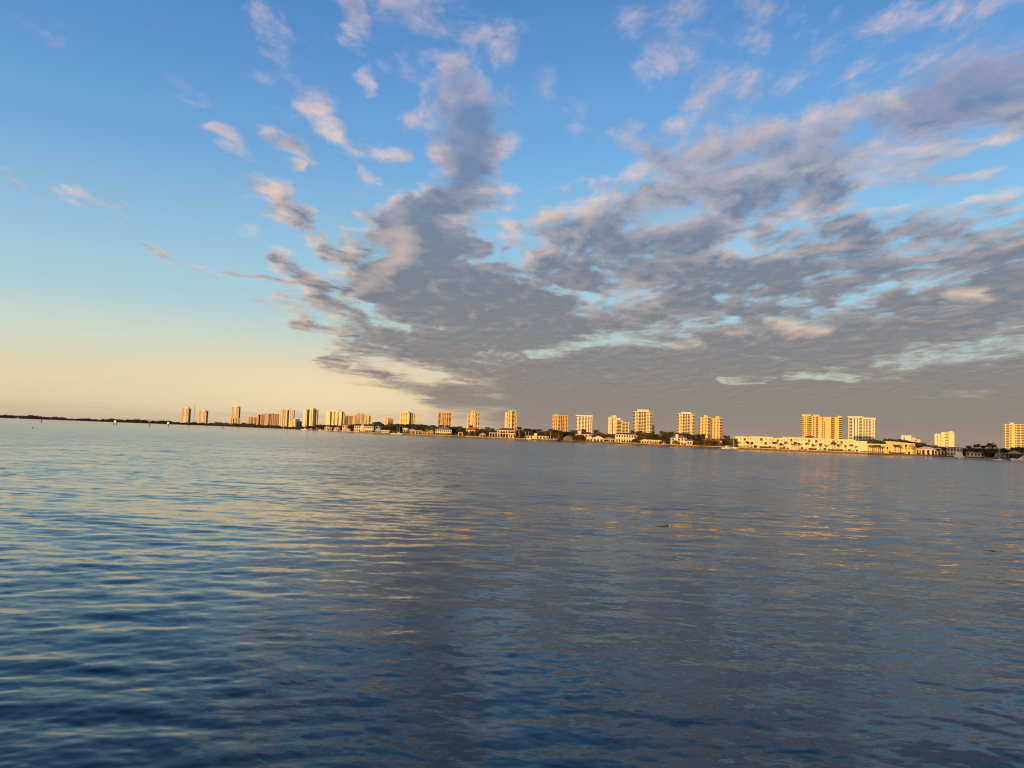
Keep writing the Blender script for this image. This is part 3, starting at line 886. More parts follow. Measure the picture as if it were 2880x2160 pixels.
# thin radio mast between the two left towers
def radio_mast():
    c = at(544.6, 1188, 3300)
    top = at(546.9, 1134.5, 3300)
    t = thing('radio_mast', 'thin tall radio mast between two pale towers above the mangroves', 'mast', (c.x, c.y, GROUND))
    m = MB()
    H = top.z
    for a in range(3):
        x, y = math.cos(a * 2.094), math.sin(a * 2.094)
        m.tube([(x * 1.1, y * 1.1, 0), (x * 0.9, y * 0.9, H * 0.55), (x * 0.35, y * 0.35, H * 0.9)], [0.22, 0.2, 0.15], 5)
    for i in range(24):
        z = H * 0.9 * i / 24
        r = 1.1 - 0.75 * i / 24
        q = [(math.cos(a * 2.094) * r, math.sin(a * 2.094) * r, z + (2 if a % 2 else 0)) for a in range(4)]
        m.tube(q, [0.1] * 4, 4)
    m.build('lattice', 'steel', t)
    m = MB()
    m.tube([(0, 0, H * 0.88), (0, 0, H * 1.03)], [0.3, 0.12], 6)
    m.build('antenna', 'steel', t)


radio_mast()

# unseen tower added behind the viewer to shade the far shore's right end
def unseen_shade_tower():
    t = thing('apartment_tower', 'unseen tower added behind the viewer to shade the right shore', 'tower', (-62, -52, GROUND), R(-36))
    m = MB()
    m.box(-44, 62, -10, 10, -3, 51)
    m.build('wall', 'cream', t)
    for i in range(14):
        q = MB()
        q.box(-43, 61, 10.02, 11.4, i * 3.5 + 2, i * 3.5 + 3.1)
        q.build('balcony', 'rail', t)


unseen_shade_tower()


# ------------------------------------------------------------------ houses on the shore
def house(label, x0, x1, yeave, yridge, off, wall='cream', roof='tile_brown', kind='hip', wins=4, floors=1, chimney=None, name='house', cat='house', depth=None, doors=0, arches=False,
          over=0.7, gable=None, porch=None):
    xm = (x0 + x1) / 2
    Y = shore(xm) + off
    k = Y / FPX
    A, B = at(x0, yeave, Y), at(x1, yeave, Y)
    W_ = B.x - A.x
    dep = depth or max(8.0, min(16.0, W_ * 0.55))
    a = math.atan2((A.x + B.x) / 2, Y) * 0.5
    t = thing(name, label, cat, (A.x, A.y, GROUND - 0.15), -a, 'houses along the shore')
    he = max(2.6, at(xm, yeave, Y).z - GROUND + 0.15)
    hr = max(he + 0.5, at(xm, yridge, Y).z - GROUND + 0.15)
    m = MB()
    m.box(0, W_, 0, dep, -0.5, he)
    m.build('wall', wall, t)
    r = MB()
    o = over
    if kind == 'hip':
        ins = min(dep / 2, W_ * 0.32)
        z = he - 0.02
        r.v += [(-o, -o, z), (W_ + o, -o, z), (W_ + o, dep + o, z), (-o, dep + o, z), (ins, dep / 2, hr), (W_ - ins, dep / 2, hr)]
        r.f += [(0, 1, 5, 4), (1, 2, 5), (2, 3, 4, 5), (3, 0, 4), (3, 2, 1, 0)]
    elif kind == 'gable':                            # gable end towards the water
        z = he - 0.02
        r.v += [(-o, -o, z), (W_ + o, -o, z), (W_ / 2, -o, hr), (-o, dep + o, z), (W_ + o, dep + o, z), (W_ / 2, dep + o, hr)]
        r.f += [(0, 1, 2), (5, 4, 3), (0, 2, 5, 3), (1, 4, 5, 2), (0, 3, 4, 1)]
    else:                                            # flat roof with a parapet
        r.box(-o, W_ + o, -o, dep + o, he - 0.02, max(he + 0.45, hr))
    r.build('roof', roof if kind != 'gable' else wall, t)
    if kind == 'gable':
        q = MB()
        for sx in (0, 1):
            e = -o - 0.25 if sx == 0 else W_ + o + 0.25
            z = he - 0.15
            q.v += [(e, -o - 0.3, z), (W_ / 2, -o - 0.3, hr + 0.02), (W_ / 2, dep + o, hr + 0.02), (e, dep + o, z), (e, -o - 0.3, z + 0.3), (W_ / 2, -o - 0.3, hr + 0.35), (W_ / 2, dep + o, hr + 0.35), (e, dep + o, z + 0.3)]
            i = sx * 8
            q.f += [(i, i + 1, i + 2, i + 3), (i + 7, i + 6, i + 5, i + 4), (i, i + 4, i + 5, i + 1), (i + 1, i + 5, i + 6, i + 2), (i + 2, i + 6, i + 7, i + 3), (i + 3, i + 7, i + 4, i)]
        q.build('roof_covering', roof, t)
    fh = he / floors
    for f in range(floors):
        for i in range(wins):
            cx = W_ * (i + 0.5) / wins
            ww = min(W_ / wins * 0.5, 2.6)
            z0 = f * fh + fh * (0.08 if (f == 0 and (arches or i % 3 == doors % 3 and doors)) else 0.32)
            z1 = f * fh + fh * 0.80
            q = MB()
            if arches and f == 0:
                n = 8
                pts = [(cx - ww / 2, z0), (cx + ww / 2, z0)] + [(cx + ww / 2 * math.cos(math.pi * j / n), z1 - ww * 0.35 + ww * 0.45 * math.sin(math.pi * j / n)) for j in range(n + 1)]
                i0 = len(q.v)
                q.v += [(x, -0.05, z) for x, z in pts] + [(x, 0.02, z) for x, z in pts]
                m_ = len(pts)
                q.f += [tuple(range(i0, i0 + m_)), tuple(reversed(range(i0 + m_, i0 + 2 * m_)))] + [(i0 + j, i0 + (j + 1) % m_, i0 + m_ + (j + 1) % m_, i0 + m_ + j) for j in range(m_)]
            else:
                q.box(cx - ww / 2, cx + ww / 2, -0.05, 0.02, z0, z1)
            wn = q.build('window', 'glass', t)
            q = MB()
            q.box(cx - ww / 2 - 0.15, cx + ww / 2 + 0.15, -0.22, -0.001, z0 - 0.2, z0 - 0.005)
            q.build('sill', wall, wn)
    if chimney:
        f, yt, cw = chimney
        q = MB()
        zc = at(x0 + (x1 - x0) * f, yt, Y).z - GROUND + 0.15
        q.box(W_ * f - cw / 2, W_ * f + cw / 2, -0.6, cw * 0.8 - 0.6, 0.02, zc)
        q.box(W_ * f - cw / 2 - 0.2, W_ * f + cw / 2 + 0.2, -0.8, cw * 0.8 - 0.4, zc - 0.01, zc + 0.3)
        q.build('chimney', wall, t)
    if gable:
        f0, f1, yt = gable
        q = MB()
        zc = at(xm, yt, Y).z - GROUND + 0.15
        xa, xb = W_ * f0, W_ * f1
        n = 9
        pts = [(xa, 0.0), (xb, 0.0), (xb, he * 0.98)] + [((xa + xb) / 2 + (xb - xa) / 2 * math.cos(math.pi * j / n), he + (zc - he) * math.sin(math.pi * j / n)) for j in range(1, n)] + [(xa, he * 0.98)]
        m_ = len(pts)
        q.v += [(x, -0.9, z) for x, z in pts] + [(x, dep * 0.5, z) for x, z in pts]
        q.f += [tuple(range(m_)), tuple(reversed(range(m_, 2 * m_)))] + [(j, (j + 1) % m_, m_ + (j + 1) % m_, m_ + j) for j in range(m_)]
        q.build('arched_gable', wall, t)
    if porch:
        n, yt = porch
        zc = at(xm, yt, Y).z - GROUND + 0.15
        q = MB()
        q.box(-0.3, W_ + 0.3, -3.4, -0.9, zc - 0.4, zc)
        q.build('porch_roof', roof, t)
        for i in range(n):
            q = MB()
            cx = W_ * i / (n - 1)
            q.tube([(cx, -3.0, -0.3), (cx, -3.0, zc - 0.41)], [0.22, 0.18], 8)
            q.build('column', wall, t)
    return t


def pergola(label, x0, x1, ytop, off, n, colr='white', name='pergola', roofed=False):
    xm = (x0 + x1) / 2
    Y = shore(xm) + off
    A, B = at(x0, ytop, Y), at(x1, ytop, Y)
    W_ = B.x - A.x
    h = max(2.5, at(xm, ytop, Y).z - GROUND)
    t = thing(name, label, name.replace('_', ' '), (A.x, A.y, GROUND), -0.5 * math.atan2(A.x, Y), None)
    q = MB()
    q.box(-0.5, W_ + 0.5, -0.35, 0.35, h - 0.55, h)
    q.box(-0.5, W_ + 0.5, 2.65, 3.35, h - 0.55, h)
    for i in range(int(W_ / 0.9)):
        q.box(0.9 * i, 0.9 * i + 0.18, -0.8, 3.8, h + 0.004, h + 0.22)
    q.build('beam', colr, t)
    for i in range(n):
        for y in (0, 3.0):
            q = MB()
            q.box(W_ * i / (n - 1) - 0.28, W_ * i / (n - 1) + 0.28, y - 0.28, y + 0.28, -0.3, h - 0.552)
            q.build('column', colr, t)
    if roofed:
        q = MB()
        q.v += [(-0.8, -0.8, h + 0.23), (W_ + 0.8, -0.8, h + 0.23), (W_ + 0.8, 3.8, h + 0.23), (-0.8, 3.8, h + 0.23), (W_ / 2, 1.5, h + 2.0)]
        q.f += [(0, 1, 4), (1, 2, 4), (2, 3, 4), (3, 0, 4), (3, 2, 1, 0)]
        q.build('roof', 'tile_tan', t)


house('low white house at the left end of the built shore', 913, 937, 1201.5, 1198, 22, 'white', 'tile_white', wins=5)
house('white house with pale roof, second from the left end of the built shore', 939, 960, 1203.5, 1200, 24, 'white', 'tile_tan', wins=4)
house('tall house with faded purple roof left of the arched gable mansion', 963, 983, 1196.5, 1189.5, 60, 'pink', 'tile_purple', wins=3, floors=2)
house('white cottage on the water left of the arched gable mansion', 962, 985, 1207.5, 1204, 12, 'white', 'tile_white', wins=4)
house('large cream mansion with arched centre gable and brown roof', 996, 1050, 1198, 1192.7, 20, 'cream', 'tile_brown', wins=9, floors=2, arches=True, gable=(.37, .5, 1193.2))
house('small cream flat roofed pool house right of the arched gable mansion', 1073, 1094, 1211.5, 1209.5, 8, 'cream', 'tile_white', 'flat', wins=3)
house('house with flat white roof between the palms', 1135, 1147, 1206, 1203.5, 55, 'white', 'tile_white', 'flat', wins=2)
house('tan house with a columned porch right of the white flat roof', 1150, 1167, 1208.5, 1205.5, 26, 'pink', 'tile_tan', wins=3, porch=(5, 1210.5))
house('low tan house half hidden by palms right of the white colonnade', 1189, 1212, 1213.5, 1208.5, 28, 'orange', 'tile_tan', wins=4, arches=True)
house('pale yellow two storey house with blue grey roof', 1225, 1270, 1208.5, 1201.2, 24, 'yellow', 'tile_blue', wins=8, floors=2)
house('house under a faded purple roof behind the white garden gate', 1269, 1288, 1208.8, 1203, 70, 'pink', 'tile_purple', wins=3, floors=2)
house('cream house with a bright red hipped roof', 1311, 1350, 1210, 1201.5, 26, 'cream', 'tile_red', wins=5, floors=2)
house('cream house with brown hipped roof behind the long white pergola', 1398, 1453, 1209.8, 1203.8, 34, 'cream', 'tile_brown', wins=7, floors=2)
house('small yellow wing beside the long white pergola', 1429.5, 1449.5, 1219.3, 1218.5, 16, 'yellow', 'yellow', 'flat', wins=3)
house('long flat yellow house with a boxy chimney', 1481, 1543.5, 1226.3, 1222.5, 8, 'yellow', 'tile_grey', wins=7, chimney=(.40, 1219.2, 2.8), depth=14)
house('grey boathouse with shade put into its wall colour above the dark seawall', 1586, 1614, 1231.5, 1225.5, 6, 'bluegrey', 'tile_grey', wins=4, name='boathouse', cat='boathouse')  # blue-grey walls stand in for shade at the waterline
house('cream house with low brown red roof below the white flat crowned tower', 1620, 1670, 1221, 1214.3, 40, 'cream', 'tile_dark', wins=6, floors=2, chimney=(.22, 1213.5, 2.6))
house('left white gabled cottage of the joined pair', 1650, 1667, 1233, 1227.3, 14, 'white', 'tile_white', 'gable', wins=2, arches=True)
house('right wider white gabled cottage of the joined pair', 1667.5, 1697, 1233.5, 1226.8, 14, 'white', 'tile_white', 'gable', wins=3, arches=True)
house('low pink arcaded house right of the white gabled pair', 1699, 1728, 1234, 1229.5, 18, 'pink', 'tile_tan', wins=5, arches=True)
house('cream two storey mansion with dark red roof and arched ground floor', 1732, 1789, 1221.8, 1216.8, 14, 'cream', 'tile_dark', wins=8, floors=2, arches=True, depth=13)
house('cream gabled garden pavilion right of the dark red roofed mansion', 1803, 1826, 1240.3, 1236.6, 10, 'cream', 'cream', 'gable', wins=3)
house('low cream arcade joined to the gabled garden pavilion', 1826.5, 1856, 1239, 1237.5, 12, 'yellow', 'cream', 'flat', wins=6, arches=True)
house('house with an orange roof set back between the trees', 1846, 1860, 1231.5, 1226.3, 60, 'pink', 'tile_red', wins=2, floors=2)
house('cream house with grey hipped roof and a white chimney', 1888.5, 1931, 1232.3, 1223.3, 12, 'cream', 'tile_grey', wins=5, floors=2, chimney=(.35, 1222.8, 1.9))
house('low wing with plum brown roof beside the white chimney house', 1931.8, 1953.5, 1239.6, 1235.2, 12, 'cream', 'tile_purple', wins=3)
house('house with terracotta roof behind olive shrubs below the matching towers', 1977, 2006, 1239.5, 1231.5, 30, 'pink', 'tile_red', wins=4)
house('house with dull red roof left of the sailing boat mast', 2008, 2030, 1240.5, 1233, 22, 'white', 'tile_red', wins=4)
house('brown garage at the right end of the slanted apartment block', 2577.5, 2590, 1262.5, 1260.5, 14, 'orange', 'tile_tan', 'flat', wins=2, arches=True)
house('cream beach house with dark porch openings right of the brown garage', 2590.5, 2627, 1262, 1256.3, 16, 'pink', 'tile_white', wins=3, arches=True, floors=1)
house('pale beach house at the edge of the shade', 2627.5, 2661, 1265, 1260, 16, 'pink', 'tile_white', wins=4, arches=True)
house('white two storey house in the shade behind the fishing yacht', 2664, 2703, 1260.5, 1257, 20, 'white', 'tile_grey', wins=5, floors=2)
house('low grey roofed house in the shade right of the fishing yacht', 2718, 2746, 1279.5, 1275, 14, 'white', 'tile_tan', wins=3)
house('low pale roofed shelter in the shade, right of the low grey house', 2748, 2774, 1280.5, 1276, 14, 'white', 'tile_grey', wins=3)
house('dark boathouse behind the moored sailing boat', 2804, 2834, 1284, 1279, 6, 'bluegrey', 'tile_grey', wins=3, name='boathouse', cat='boathouse')

pergola('white colonnade beside the tan porch house', 1169, 1187, 1210.8, 14, 5)
pergola('white garden gate frame left of the red roofed house', 1290, 1300, 1216.5, 10, 2)
pergola('small pinkish gazebo right of the red roofed house', 1350, 1365, 1221.5, 8, 3, 'pink', 'gazebo', True)
pergola('long white pergola in front of the brown hipped roof house', 1376.5, 1430, 1217.5, 10, 8)
pergola('thatched hut on posts at the water in the right shade', 2838, 2868, 1277, 3, 4, 'wood', 'hut', True)

def turret():
    Y = shore(1987) + 34
    A, B = at(1984.5, 1228, Y), at(1990, 1228, Y)
    t = thing('bell_turret', 'slim white turret with a pointed cap rising from the shrubs', 'turret', ((A.x + B.x) / 2, Y, GROUND))
    r = (B.x - A.x) / 2
    h = A.z - GROUND
    m = MB()
    m.box(-r, r, -r, r, -0.3, h)
    m.build('wall', 'white', t)
    m = MB()
    z1 = at(1987, 1221.5, Y).z - GROUND
    m.v += [(-r - .3, -r - .3, h + .003), (r + .3, -r - .3, h + .003), (r + .3, r + .3, h + .003), (-r - .3, r + .3, h + .003), (0, 0, z1)]
    m.f += [(0, 1, 4), (1, 2, 4), (2, 3, 4), (3, 0, 4), (3, 2, 1, 0)]
    m.build('roof', 'white', t)
    m = MB()
    m.box(-r * .4, r * .4, -r - .04, -r + .02, h * .72, h * .9)
    m.build('window', 'glass', t)


turret()


# the long three-storey apartment block
def long_block(name, label, secs, off, wall, group=None):
    """secs: (x0, x1, ytop, window columns, kind)."""
    x0 = secs[0][0]
    Y0 = shore(x0) + off
    O = at(x0, hor(x0), Y0)
    x1 = secs[-1][1]
    E = at(x1, hor(x1), shore(x1) + off)
    rz = math.atan2(E.y - O.y, E.x - O.x)
    t = thing(name, label, 'apartment block', (O.x, O.y, GROUND), rz, group)
    c, s_ = math.cos(-rz), math.sin(-rz)
    nw = 0
    for i, (a, b_, yt, n, kind) in enumerate(secs):
        Ya = O.y + (E.y - O.y) * ((a + b_) / 2 - x0) / (x1 - x0)
        def lx(px):
            d = ray(px, hor(px))
            k = d.x / d.y
            # crossing of the sight line with the front line of the block
            u = (k * O.y - O.x) / (math.cos(rz) - k * math.sin(rz))
            return u
        xa, xb = lx(a), lx(b_)
        h = at((a + b_) / 2, yt, Ya).z - GROUND
        fo = 0.0 if i % 2 == 0 else 0.8
        m = MB()
        m.box(xa, xb - 0.01, fo, 15 + 0.2 * i, -0.4, h)
        if kind == 'fins':
            k = 9
            for j in range(k):
                xx = xa + (xb - xa) * j / k
                m.box(xx, xx + 0.7, fo - 1.2, fo + 0.02, -0.4, h - 0.4 - 0.5 * (j % 2))
        if kind == 'slant':
            m.v += [(xb + .01, fo, -0.4), (xb + 4.5, fo, -0.4), (xb + .01, fo, h * .96), (xb + .01, 12, -0.4), (xb + 4.5, 12, -0.4), (xb + .01, 12, h * .96)]
            q = len(m.v) - 6
            m.f += [(q, q + 1, q + 2), (q + 5, q + 4, q + 3), (q, q + 2, q + 5, q + 3), (q + 1, q + 4, q + 5, q + 2), (q, q + 3, q + 4, q + 1)]
        m.build('wall', wall, t)
        m = MB()
        m.box(xa - 0.3, xb + 0.28, fo - 0.5, 15.4 + 0.2 * i, h - 0.003, h + 0.45)
        m.build('parapet', wall, t)
        for j in range(n):
            for f in range(3):
                if nw > 96:
                    continue
                cx = xa + (xb - xa) * (j + 0.5) / n
                ww = min((xb - xa) / n * 0.42, 2.2)
                z0 = h * (f + 0.30) / 3
                rec = (j * 7 + f * 3 + i) % 4 == 0
                m = MB()
                m.box(cx - ww / 2 * (1.5 if rec else 1), cx + ww / 2 * (1.5 if rec else 1), fo - 0.05, fo + 0.02, z0 - (0.6 if rec else 0), z0 + h * 0.15)
                wn = m.build('window', 'bronze' if rec else 'tan_glass', t)
                nw += 1
                if rec:
                    m = MB()
                    m.box(cx - ww, cx + ww, fo - 1.3, fo - 0.052, z0 - 0.85, z0 - 0.6)
                    m.build('balcony', wall, t)
    return t


MAT['tan_glass'] = mat('curtained_glass', (0.34, 0.25, 0.15), 0.4, 0.2, 0.6)
long_block('apartment_block', 'long low cream three storey apartment block behind a row of palms', [
    (2068, 2110, 1229.6, 4, ''), (2110, 2135, 1229.4, 3, ''), (2135, 2172, 1230.2, 3, ''), (2172, 2201, 1233.5, 3, ''), (2201, 2240, 1231.7, 4, ''), (2240, 2290, 1233.0, 5, ''), (2290, 2350, 1235.5, 5, ''),
    (2350, 2405, 1238.0, 5, ''), (2405, 2438, 1242.3, 3, '')], 26, 'cream')
long_block('apartment_block', 'stepped yellow apartment block with vertical fins and a slanted right end', [
    (2439, 2491, 1250.3, 4, 'fins'), (2491, 2506, 1243.3, 2, ''), (2506, 2532, 1244.6, 3, 'fins'), (2532, 2552, 1247.6, 2, ''), (2552, 2572, 1249.2, 2, 'slant')], 24, 'yellow')


def rooftop(px, yt, off, wpx, label):
    Y = shore(px) + off
    c = at(px, hor(px), Y)
    z = at(px, yt, Y).z
    w_ = wpx * Y / FPX
    t = thing('rooftop_unit', label, 'rooftop unit', (c.x, c.y, z - 2.6), 0, 'air conditioning units on the long block roof')
    m = MB()
    m.box(-w_ / 2, w_ / 2, -1.2, 1.2, 0, 2.4)
    m.build('casing', 'pink', t)
    m = MB()
    m.tube([(0, 0, 2.4), (0, 0, 2.75)], [0.8, 0.7], 10)
    m.build('fan_hood', 'steel', t)


for i, (px, yt, wp) in enumerate([(2088, 1227.0, 7), (2102, 1227.6, 5), (2112, 1227.9, 4), (2130, 1226.8, 9), (2146, 1227.3, 8), (2160, 1228.4, 6)]):
    rooftop(px, yt, 30, wp, '%s of six air conditioning units on the long block roof' % ['leftmost', 'second from left', 'third from left', 'fourth from left', 'fifth from left', 'rightmost'][i])


# ------------------------------------------------------------------ trees and palms
def palm_meshes(seed, n=20, droop=1.0, length=2.7, mess=0.0):
    """Trunk and crown of a palm 9 m tall."""
    rng = random.Random(seed)
    tm = MB()
    H = 7.4
    lean = rng.uniform(-0.5, 0.5)
    pts = [(lean * (i / 6) ** 2, 0.15 * math.sin(i), H * i / 6) for i in range(7)]
    tm.tube(pts, [0.30, 0.24, 0.22, 0.20, 0.19, 0.18, 0.22], 8)
    cm = MB()
    top = Vector(pts[-1])
    for i in range(n):
        az = 2 * math.pi * i / n + rng.uniform(-.25, .25)
        el = rng.uniform(-0.35, 1.25)
        L = length * rng.uniform(0.8, 1.1)
        d = Vector((math.cos(az), math.sin(az), 0))
        side = Vector((-math.sin(az), math.cos(az), 0))
        prev = None
        p = top.copy()
        ang = el
        for k in range(7):
            wd = (0.10, 0.26, 0.34, 0.36, 0.32, 0.22, 0.04)[k] * rng.uniform(0.7, 1.3)
            up = d * -math.sin(ang) + Vector((0, 0, math.cos(ang)))
            cur = (p + side * wd - up * wd * 0.9, p.copy(), p - side * wd - up * wd * 0.9)
            if prev:
                cm.quad(prev[0], prev[1], cur[1], cur[0])
                cm.quad(prev[1], prev[2], cur[2], cur[1])
            prev = cur
            p = p + (d * math.cos(ang) + Vector((0, 0, math.sin(ang)))) * L / 6
            ang -= 0.34 * droop * rng.uniform(0.7, 1.3)
    # dead skirt and heart
    leaf_cloud(cm, rng, top - Vector((0, 0, 0.2)), (0.6, 0.6, 0.5), 14, 0.4)
    return tm.mesh('trunk', 'palmtrunk', True), cm.mesh('crown', 'palm')


def leafy_meshes(seed, material, tall=1.0):
    """Trunk with limbs and a ragged crown of a broadleaf tree 8 m tall."""
    rng = random.Random(seed)
    tm, cm = MB(), MB()
    tm.tube([(0, 0, -0.2), (0.1, 0, 1.4), (0.0, 0.1, 3.0)], [0.34, 0.26, 0.2], 8)
    for i in range(9):
        az = i * 2.4 + rng.uniform(-.4, .4)
        rr = rng.uniform(0.6, 2.5)
        z = rng.uniform(2.6, 6.6) * tall
        c = (math.cos(az) * rr, math.sin(az) * rr, z)
        tm.tube([(0, 0.05, 2.2), (c[0] * .5, c[1] * .5, (2.4 + z) / 2), c], [0.14, 0.10, 0.04], 5)
        s = rng.uniform(0.9, 1.6)
        leaf_cloud(cm, rng, c, (s * 1.15, s * 1.15, s * 0.9), 95, 0.36)
    leaf_cloud(cm, rng, (0, 0, 4.6 * tall), (2.2, 2.2, 2.4 * tall), 420, 0.42)
    leaf_cloud(cm, rng, (0, 0, 2.0), (2.4, 2.4, 1.6), 160, 0.40)
    return tm.mesh('trunk', 'trunk', True), cm.mesh('crown', material)


PALMS = [palm_meshes(11, 26), palm_meshes(12, 30, 0.8, 2.6), palm_meshes(13, 24, 1.2, 3.0)]
BUSHY = [palm_meshes(21, 60, 1.25, 3.4)]
LEAFY = [leafy_meshes(31, 'leaf'), leafy_meshes(32, 'leafdark'), leafy_meshes(33, 'leaf', 1.05), leafy_meshes(34, 'leafolive', 0.9)]
TREE_RNG = random.Random(99)
ORD = ['leftmost'] + [n + '-from-left' for n in ('second', 'third', 'fourth', 'fifth', 'sixth', 'seventh', 'eighth', 'ninth', 'tenth')]
NUM = {2: 'two', 3: 'three', 4: 'four', 5: 'five', 6: 'six', 7: 'seven', 8: 'eight', 9: 'nine', 10: 'ten'}


def shrub_mesh(seed, material):
    rng = random.Random(seed)
    m = MB()
    leaf_cloud(m, rng, (0, 0, 0.8), (1.0, 1.0, 0.8), 110, 0.26)
    leaf_cloud(m, rng, (0.5, 0.2, 1.2), (0.6, 0.6, 0.6), 50, 0.22)
    return m.mesh('shrub', material)


SHRUBS = [shrub_mesh(41, 'leaf'), shrub_mesh(42, 'leafdark'), shrub_mesh(43, 'leafolive')]


def plant(kind, px, ytop, off, label, group, wide=1.0):
    Y = shore(px) + off
    c = at(px, (ytop + hor(px)) / 2 + 3, Y)
    h = max(1.2 if kind == 'S' else 2.2, at(px, ytop, Y).z - GROUND)
    if kind == 'S':
        o = link('shrub', TREE_RNG.choice(SHRUBS), None, (c.x, c.y, GROUND - 0.1))
        o.rotation_euler = (0, 0, TREE_RNG.uniform(0, 6.28))
        o.scale = (h / 1.8 * 1.3 * wide, h / 1.8 * 1.3 * wide, h / 1.8)
        return tag(o, label, 'shrub', 'shrubs along the water front')
    if kind in 'PQ':
        tr, cr = (TREE_RNG.choice(PALMS) if kind == 'P' else BUSHY[0])
        ref, nm, cat = 9.3, 'palm_tree', 'palm'
    else:
        tr, cr = {'B': LEAFY[0], 'D': LEAFY[1], 'C': LEAFY[2], 'O': LEAFY[3]}[kind]
        ref, nm, cat = 8.0, 'leafy_tree', 'tree'
    t = thing(nm, label, cat, (c.x, c.y, GROUND - 0.1), TREE_RNG.uniform(0, 6.28), group)
    link('trunk', tr, t)
    link('crown', cr, t)
    sz = h / ref
    if kind == 'P':
        sx = min(max(sz, 0.72), 1.25) * wide          # a palm's head hardly grows with its height
    else:
        sx = sz * wide * TREE_RNG.uniform(1.15, 1.5)
    t.scale = (sx, sx, sz)
    return t


def clump(kind, desc, where, off, items, group=None, wide=1.0):
    """items: (px, ytop[, extra depth]); labels count from the left within the clump."""
    n = len(items)
    for i, it in enumerate(sorted(items)):
        d = desc if n == 1 else '%s of %s %s' % (ORD[i] if i < n - 1 or n < 3 else 'rightmost', NUM[n], desc)
        if n == 2:
            d = '%s of two %s' % ('left one' if i == 0 else 'right one', desc)
        k = kind[i % len(kind)]
        plant(k, it[0], it[1], off + (it[2] if len(it) > 2 else TREE_RNG.uniform(-3, 6)), d + ' ' + where, group or ('palms on the shore' if kind[0] in 'PQ' else 'leafy trees on the shore'), wide)


clump('P', 'small palms', 'above the mangroves left of the podium tower', 30, [(568, 1186), (607, 1185), (620, 1186), (634, 1188)], wide=1.5)
clump('BD', 'dark trees', 'left of the low white houses', 40, [(868, 1196), (880, 1197), (893, 1193), (903, 1192), (910, 1194)], wide=1.5)
clump('DB', 'dark trees', 'behind the low white houses', 60, [(920, 1193), (932, 1194.5), (944, 1193.5), (955, 1195), (962, 1194)], wide=1.3)
clump('BD', 'trees', 'between the purple roof and the arched gable mansion', 45, [(986, 1195), (992, 1193)], wide=1.2)
clump('DB', 'dark trees', 'behind the arched gable mansion', 75, [(1002, 1189.5), (1012, 1190), (1028, 1190.5), (1042, 1191), (1049, 1192)], wide=1.2)
clump('Q', 'large bushy palms', 'right of the arched gable mansion', 22, [(1056, 1184.5), (1063, 1182.5), (1069, 1187)])
clump('DB', 'dark trees', 'behind the small cream pool house', 50, [(1077, 1197), (1085, 1193.5), (1094, 1191.5), (1104, 1189.5), (1112, 1191)], wide=1.2)
clump('P', 'palms', 'in front of the pale yellow tower with the blue notch', 40, [(1117, 1187.5), (1124, 1188.5), (1132, 1188.5)], wide=1.3)
clump('BD', 'dark trees', 'behind the house with flat white roof', 75, [(1121, 1193), (1132, 1194), (1141, 1191.5), (1151, 1192), (1160, 1190.5)], wide=1.25)
clump('DB', 'round dark trees', 'behind the white colonnade', 60, [(1171, 1193), (1180, 1191), (1190, 1191.5), (1197, 1195)], wide=1.3)
clump('Q', 'bushy palms', 'around the low tan house', 18, [(1192, 1207), (1203, 1199), (1210, 1196), (1217, 1192.5), (1221, 1200)], wide=0.9)
clump('P', 'palms', 'behind the blue grey roof below the orange tower', 55, [(1241, 1192.5), (1258, 1193.5)], wide=1.4)
clump('DB', 'dark trees', 'behind the blue grey roofed house', 70, [(1226, 1199), (1234, 1198), (1250, 1198), (1266, 1198)], wide=1.2)
clump('BD', 'trees', 'beside the faded purple roof', 55, [(1272, 1198), (1281, 1197.5), (1289, 1202)], wide=1.1)
clump('P', 'slim palm', 'above the white garden gate', 45, [(1293, 1194.5)], wide=1.3)
clump('BD', 'trees', 'between the white garden gate and the red roof', 35, [(1300, 1201), (1306, 1202)], wide=1.1)
clump('P', 'palm', 'directly behind the bright red roof', 60, [(1324, 1191.5)], wide=1.3)
clump('B', 'low trees', 'in front of the bright red roofed house', 12, [(1311, 1212), (1328, 1212), (1341, 1211)], wide=1.0)
clump('DB', 'dark trees', 'between the red roof and the long pergola', 34, [(1353, 1203), (1362, 1205), (1372, 1206), (1382, 1207), (1392, 1208)], wide=1.25)
clump('P', 'palms', 'above the trees left of the long pergola', 38, [(1370, 1196.5), (1384, 1200.5)], wide=1.35)
clump('P', 'palm', 'behind the brown hipped roof', 75, [(1415.5, 1200.5)], wide=1.2)
clump('B', 'round trees', 'in front of the brown hipped roof house', 17, [(1413, 1213), (1439, 1212)], wide=0.9)
clump('P', 'tall pale stemmed palms', 'left of the flat yellow house', 8, [(1460, 1196), (1478, 1200.5), (1486.5, 1202)], wide=1.25)
clump('DB', 'dark trees', 'behind the tall pale stemmed palms', 40, [(1456, 1209), (1466, 1207), (1473, 1209), (1492, 1204), (1499, 1205)], wide=1.2)
clump('P', 'leaning palm', 'behind the boxy chimney of the yellow house', 40, [(1518, 1202.5)], wide=1.35)
clump('DB', 'dark bushes', 'behind the flat yellow house', 34, [(1508, 1214), (1518, 1214), (1527, 1210.5), (1537, 1210.5)], wide=1.2)
clump('P', 'tall pale stemmed palm', 'at the right corner of the flat yellow house', 8, [(1548, 1201.5)], wide=1.3)
clump('BDB', 'dark green trees', 'between the flat yellow house and the grey boathouse', 24, [(1540, 1213), (1553, 1210), (1560, 1206.5), (1567, 1212), (1578, 1210)], wide=1.2)
clump('Q', 'bushy palm', 'in front of the orange gabled tower', 18, [(1572, 1207)])
clump('DB', 'dark trees', 'behind the grey boathouse', 40, [(1588, 1211.5), (1596, 1213), (1604, 1212)], wide=1.3)
